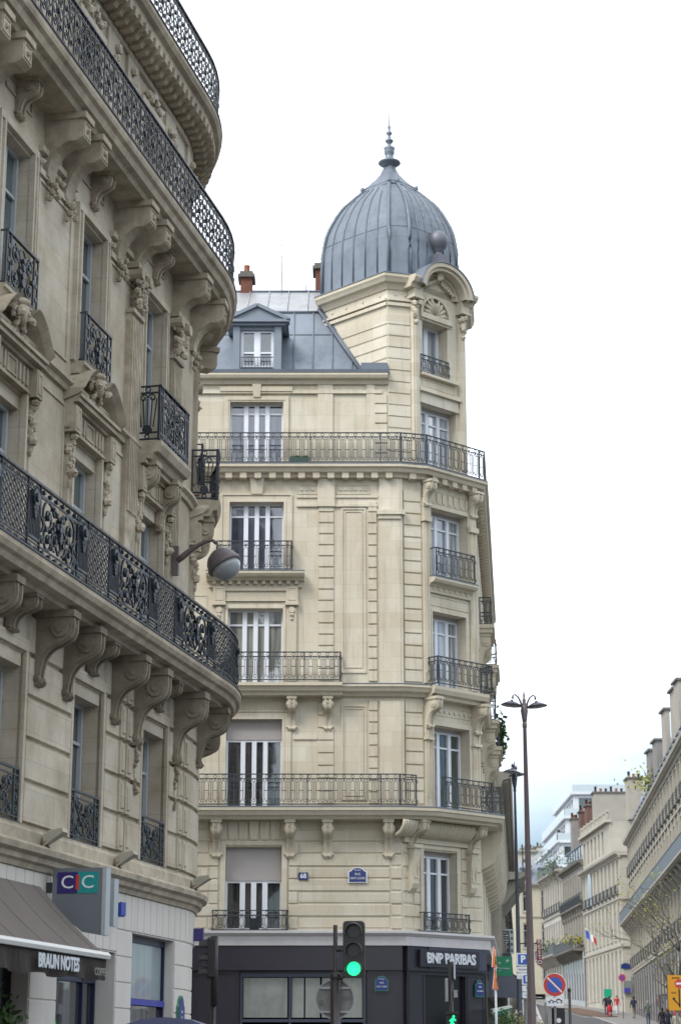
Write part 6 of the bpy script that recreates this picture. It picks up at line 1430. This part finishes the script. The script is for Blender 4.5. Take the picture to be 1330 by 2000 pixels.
# flag on the pale palace
c=atY(1143,1820,197); t=thing('french_flag',(c.x,197,c.z),'small blue white and red flag on a slanted pole fixed to the pale ashlar building','flag')
m=MB(); m.tube([(c.x+.9,197.5,c.z-1.0),(c.x,197,c.z+.3)],.03,5); m.obj('flag_pole',SIGNW,t)
for i,(mm,nm) in enumerate(((BLUE,'blue_band'),(SIGNW,'white_band'),(RED,'red_band'))):
    m=MB(); f=lambda u,v:(c.x+.02+.34*u+.1*v,197+.1*math.sin(u*5),c.z+.15-.28*u-.85*v+.08*math.sin(u*4))
    for k in range(4):
        u0,u1=i+k/4,i+(k+1)/4; m.quad(f(u0,0),f(u1,0),f(u1,1-.1*u1),f(u0,1-.1*u0))
    m.obj(nm,mm,t)
# terrace plants
for i,(px,y,Y,sx,sz,lab) in enumerate([(1080,1690,232,.9,.8,'leafy terrace shrubs on the roof edge of the light beige building'),(1128,1838,216,1.0,.25,'low green plants along the dark balcony of the sooty building'),(1266,1530,163,.8,.5,'yellow green shrub on the right building roof edge'),(1072,1850,236,1.2,.4,'green plants on the middle balcony of the light beige building')]):
    c=atY(px,y,Y); t=thing('terrace_plant',c,lab,'plant'); foliage_mesh(c,sx,.5,sz,240,.16,i+9).obj('foliage',LEAFY if i in (1,2) else LEAF,t); m=MB(); m.tube([c-Vector((0,0,sz+.6)),c],.05,5); m.obj('stem',BARK,t)
# ================================================================ bare young tree at right
def tree(x,y,h,label,seed,lean):
    rr=random.Random(seed); g=gz(y); t=thing('plane_tree',(x,y,g),label,'tree'); tr=MB(); lf=MB(); tips=[]
    def grow(p,d,l,r,dep):
        pts=[p]; q=p; k=4
        for i in range(k): d=(d+Vector((rr.gauss(0,.13),rr.gauss(0,.13),rr.gauss(0,.07)+.03))).normalized(); q=q+d*l/k; pts.append(q)
        tr.tube(pts,[r*(1-.5*i/k) for i in range(k+1)],5 if dep>1 else 7)
        if dep>=5: tips.append(q); return
        n=3 if dep<4 else 2
        for i in range(n+(dep==0)*2):
            nd=(d*.55+Vector((rr.uniform(-1,1),rr.uniform(-1,1),rr.uniform(-.25,.75)))+lean*.2).normalized(); st=pts[rr.randint(2,k)] if i else q
            grow(st,nd,l*rr.uniform(.6,.82),r*.52,dep+1)
    grow(Vector((x,y,g)),Vector((0,0,1)),h*.36,.16,0)
    tr.obj('trunk',BARK,t)
    for q in tips:
        if rr.random()<.28:
            for i in range(rr.randint(3,9)):
                c=q+Vector((rr.gauss(0,.22),rr.gauss(0,.22),rr.gauss(0,.18))); u=Vector((rr.uniform(-1,1),rr.uniform(-1,1),rr.uniform(-1,1))).normalized()*rr.uniform(.03,.075); v=u.orthogonal().normalized()*.04; lf.quad(c-u,c+v,c+u,c-v)
    lf.obj('crown',LEAFY,t)
a=atY(1372,1900,92); tree(a.x,92,8.8,'nearly bare young tree with few yellow green leaves at the right edge',5,Vector((-.9,0,.0)))
# ================================================================ LEFT SHOP SIGNS, BOXES, VAN
def bank_sign(s,o0,o1,zb,zt,label,full):
    d,n=LF.dn(s); F=Fr((0,0),0); P=LF(s,0,0); F.P=Vector((P[0],P[1])); F.d=n; F.n=-d
    t=thing('projecting_bank_sign',LF(s,o0,zb),label,'shop sign','silver projecting bank signs'); w=o1-o0
    P=[(o0,zt)]+[(o0,zb+.42),(o0+w*.28,zb+.25),(o0+w*.62,zb+.05),(o1-.02,zb),(o1+.01,zb+.4),(o1,zt)]
    slabp(F,P,-.09,.09,CICG,'sign_case',t); m=MB(); m.ext(F,o1-.01,o1+.05,[(-.10,zb),(.10,zb),(.10,zt),(-.10,zt)]); m.obj('edge_strip',mat('pale grey edge',(.42,.45,.47),.35,metal=.3),t)
    a,b=o0+w*.10,o0+w*.90; c=(a+b)/2; z0,z1=zt-.37,zt-.06
    slabp(F,[(a,z0),(c,z0),(c,z1),(a,z1)],.09,.10,PURP,'violet_panel',t); slabp(F,[(c,z0),(b,z0),(b,z1),(c,z1)],.09,.10,TEALS,'teal_panel',t)
    text('C',.27,F,a+w*.2,.105,(z0+z1)/2,t,SIGNW,ext=.003,sx=1.1); text('C',.27,F,b-w*.2,.105,(z0+z1)/2,t,SIGNW,ext=.003,sx=1.1); slabp(F,[(c-.025,z0+.05),(c+.025,z0+.05),(c+.025,z1-.04),(c-.025,z1-.04)],.10,.106,RED,'letter_bar',t)
    m=MB(); m.ext(F,0,o0,[(-.03,zt-.35),(.03,zt-.35),(.03,zt-.2),(-.03,zt-.2)]); m.obj('wall_arm',IRON_G,t); return t
bank_sign(-6.6,.14,.93,3.42,4.40,'silver projecting sign with violet and teal letter panel above the taupe awning',True)
bank_sign(-5.55,.12,.70,3.62,4.33,'second silver projecting sign mostly hidden behind the nearer one',False)
for s,z,w_,mm,lab in ((-3.55,4.02,.22,mat('blue alarm box',(.02,.04,.30),.4),'small bright blue alarm box on the white stone beside the bank signs'),(1.55,3.93,.25,PURP,'small dark violet box on the rounded white corner above street level')):
    t=thing('alarm_box',LF(s,.05,z),lab,'alarm box'); m=MB(); m.box(LF,s-w_/2,s+w_/2,.02,.18,z-.11,z+.11); m.box(LF,s-w_/2-.01,s+w_/2+.01,.17,.20,z-.09,z+.12); m.obj('case',mm,t)
plate(LF,.25,2.45,.03,.40,.66,'tall arched green framed plaque on the white stone pier by the corner',[('RUE',.05,.05,1),('DE',.05,-.04,1),('ROME' if False else 'MOGADOR',.04,-.13,.8)],None)
# plant behind the shop glass at far left is seen as dark green leaves
t=thing('potted_plant',LF(-8.6,.2,0),'dark green potted plant by the shop glass below the awning','plant'); foliage_mesh(LF(-8.7,-.05,2.25),.22,.2,.14,260,.07,33).obj('foliage',LEAF,t); m=MB(); m.tube([LF(-8.7,.0,.5),LF(-8.7,.0,2.1)],.03,6); m.obj('stem',BARK,t); m=MB(); m.lathe(LF(-8.7,.0,0),[(.18,0),(.25,.5),(.27,.52),(.24,.53)],12); m.obj('pot',mat('grey planter tub',(.09,.09,.09),.7),t)
# van whose curved roof shows at the bottom
a=atY(322,1981,30); vx,vy,vz=a.x,30.0,a.z; VB_=mat('dark blue car paint',(.03,.04,.13),.25,noise=.05,coat=.8)
t=thing('parked_van',(vx,vy+2.3,0),'dark blue van of which only the curved roof shows at the bottom edge','van')
F=Fr((vx,vy),0)  # s away from camera, o to the right
vz-=.05
pr=[(-.92,-.03+.45),(-.95,.9),(-.93,1.25),(-.80,vz-.30),(-.68,vz-.13),(-.42,vz-.035),(0,vz),(.42,vz-.035),(.68,vz-.13),(.80,vz-.30),(.93,1.25),(.95,.9),(.92,.42)]
m=MB(); secs=[(0.0,.90,1.0),(.12,.98,1.0),(1.2,1,1),(3.1,1,1.0),(3.7,.97,.86),(4.1,.95,.62),(4.7,.92,.52)]; b0=0; n=len(pr)
for s,kx,kz in secs:
    for o,z in pr: m.v.append(F(s,o*kx,max(.28,z*kz) if z>1 else max(.28,z*(1 if kz>.6 else .9))-.0))
for i in range(len(secs)-1):
    for k in range(n-1): m.face([i*n+k,i*n+k+1,(i+1)*n+k+1,(i+1)*n+k],True)
    m.face([i*n+n-1,i*n,(i+1)*n,(i+1)*n+n-1])
m.face(list(range(n))); m.face([(len(secs)-1)*n+k for k in range(n)]); m.obj('body',VB_,t)
m=MB(); m.box(Fr((vx,vy-.01),90),-.66,.66,-.012,.012,1.35,vz-.32); m.obj('rear_window',GL_D,t)
for q in (-1,1):
    for s in (.9,3.9):
        T=Matrix.Rotation(PI/2,3,'Y'); p=F(s,q*.86,.17); w=MB(); w.lathe(p,[(.20,-.10),(.31,-.10),(.33,-.05),(.33,.05),(.31,.10),(.20,.10)],16,True,T); W_=w.obj('wheel',mat('black rubber',(.015,.015,.015),.8),t); w=MB(); w.lathe(p,[(.01,-.09),(.19,-.10),(.2,0),(.19,.10),(.01,.09)],12,True,T); w.obj('rim',ALU,W_)
    m=MB(); m.cube(F(-.01,q*.82,1.0),.14,.05,.34); m.obj('tail_light',RED,t)
# ================================================================ PEOPLE
SKIN=mat('skin',(.42,.25,.17),.6)
def person(px,ytop,Y,label,top,legs,hair,hgt=1.74,facing=0,stride=.22,extra=None,skirt=None):
    g=gz(Y)
    x=atY(px,ytop,Y).x; t=thing('person',(x,Y,g),label,'person'); k=hgt/1.75
    V=[];E=[];R=[]
    def v(p,r,par=None): V.append(Vector(p)*k); R.append(r*k); i=len(V)-1; E.append((par,i)) if par is not None else None; return i
    pel=v((0,0,.95),.15); wa=v((0,0,1.08),.135,pel); ch=v((0,.01,1.30),.165,wa); ub=v((0,.01,1.42),.13,ch); nk=v((0,0,1.50),.055,ub); hd=v((0,-.01,1.60),.085,nk); ht=v((0,-.01,1.68),.075,hd)
    for q in (-1,1):
        hp=v((.09*q,0,.88),.105,pel); kn=v((.10*q,-.06+stride*q*.5,.50),.07,hp); an=v((.10*q,stride*q*1.0,.10),.05,kn); ft=v((.10*q,stride*q-.12,.05),.045,an); v((.10*q,stride*q-.20,.035),.03,ft)
        sh=v((.17*q,0,1.40),.075,ub); el=v((.24*q,.03-stride*q*.4,1.13),.052,sh); wr=v((.25*q,-.06-stride*q*.8,.90),.036,el); hn=v((.25*q,-.09-stride*q*.9,.82),.04,wr)
        for j in range(3): v((.25*q+(j-1)*.018,-.11-stride*q*.95,.74-.008*(j!=1)),.013,hn)
        v((.22*q,-.12-stride*q*.9,.80),.013,hn)
    me=bpy.data.meshes.new('b'); me.from_pydata([tuple(a) for a in V],E,[]); ob=bpy.data.objects.new('b',me); COL.objects.link(ob)
    mo=ob.modifiers.new('s','SKIN'); me.skin_vertices[0].data[0].use_root=True
    for i,r in enumerate(R): me.skin_vertices[0].data[i].radius=(r,r*.85)
    sb=ob.modifiers.new('u','SUBSURF'); sb.levels=1; sb.render_levels=1
    dg=bpy.context.evaluated_depsgraph_get(); dg.update(); m2=bpy.data.meshes.new_from_object(ob.evaluated_get(dg)); bpy.data.objects.remove(ob)
    m2.materials.clear(); 
    for q in (legs,top,SKIN,INK): m2.materials.append(q)
    for p in m2.polygons:
        z=p.center.z/k; x_=abs(p.center.x)/k; p.use_smooth=True
        p.material_index=3 if z<.11 else (2 if (z>1.49 or (z<.88 and x_>.19)) else (1 if z>.86 else 0))
    m2.name='body'; b=bpy.data.objects.new('body',m2); COL.objects.link(b); b.parent=t
    h=MB(); h.blob((0,.02*k,1.66*k),.10*k,.11*k,.105*k,10,7); h.blob((0,.05*k,1.60*k),.085*k,.07*k,.10*k,9,6); o=h.obj('hair',hair); o.parent=t
    if skirt: s=MB(); s.lathe((0,0,0),[(.16*k,1.02*k),(.20*k,.8*k),(.24*k,.45*k),(.23*k,.44*k)],12); o=s.obj('coat_skirt',skirt); o.parent=t
    if extra=='pack': s=MB(); s.cube((0,-.2*k,1.25*k),.28*k,.16*k,.40*k); o=s.obj('backpack',mat('dark bag',(.03,.02,.02),.8)); o.parent=t
    if extra=='hood': s=MB(); s.blob((0,0,1.62*k),.14*k,.14*k,.17*k,10,7); o=s.obj('red_hood',mat('bright red cloth',(.62,.03,.03),.8)); o.parent=t
    n_=MB(); n_.blob((0,-.115*k if facing>90 else -.10*k,1.60*k),.012,.02,.02,6,4); o=n_.obj('nose',SKIN); o.parent=t
    t.rotation_euler=(0,0,math.radians(facing)); return t
C=lambda n,c:mat(n,c,.85,noise=.2,nscale=6)
DK=C('black cloth',(.015,.015,.02)); NV=C('navy cloth',(.02,.025,.05)); HB=mat('brown hair',(.05,.03,.02),.7); HK=mat('black hair',(.012,.01,.01),.6); GRN=C('grey green jacket cloth',(.10,.115,.10)); DKR=C('dark red cloth',(.40,.015,.03)); WHT=C('off white cloth',(.55,.55,.58)); JN=C('denim cloth',(.04,.06,.12)); KH=C('khaki cloth',(.22,.19,.13))
person(1125,1946,222,'person in long dark coat, left of the two walking close together far up the street',DK,DK,HK,skirt=DK)
person(1135,1944,221,'person in black clothes, right of the two walking close together far up the street',DK,DK,HB,1.8,180)
person(1190,1950,172,'person in black top and loose red trousers beside the green sign post',DK,DKR,HK,1.72,170,skirt=DKR)
person(1183,1950,176,'slim person in black partly behind the one in red trousers',DK,NV,HK,1.78,0)
person(1205,1958,180,'person in red jacket and white trousers walking by the blank corner',C('red jacket cloth',(.42,.03,.04)),WHT,HB,1.66,0,.28)
person(1237,1955,168,'person in dark jacket with a backpack and light legs walking away',NV,KH,HK,1.78,180,.3,'pack')
person(1265,1965,148,'person in grey green jacket walking away along the right pavement',GRN,JN,mat('grey hair',(.25,.23,.2),.7),1.78,180,.2)
person(1293,1975,131,'person in black coat with black hair, between the green jacket and the red hood',DK,DK,HK,1.68,180,.2,skirt=DK)
person(1320,1981,122,'person with bright red hood and pale bag near the right edge',C('cream cloth',(.5,.47,.36)),JN,HB,1.64,180,.2,'hood')
person(1304,1978,126,'person in dark navy coat partly behind the red hooded one',NV,DK,HB,1.70,180,.2)
person(1067,1966,62,'person in dark top with brown hair low beside the big lamp post',DK,JN,HB,1.74,0,.1).location.z=0.0
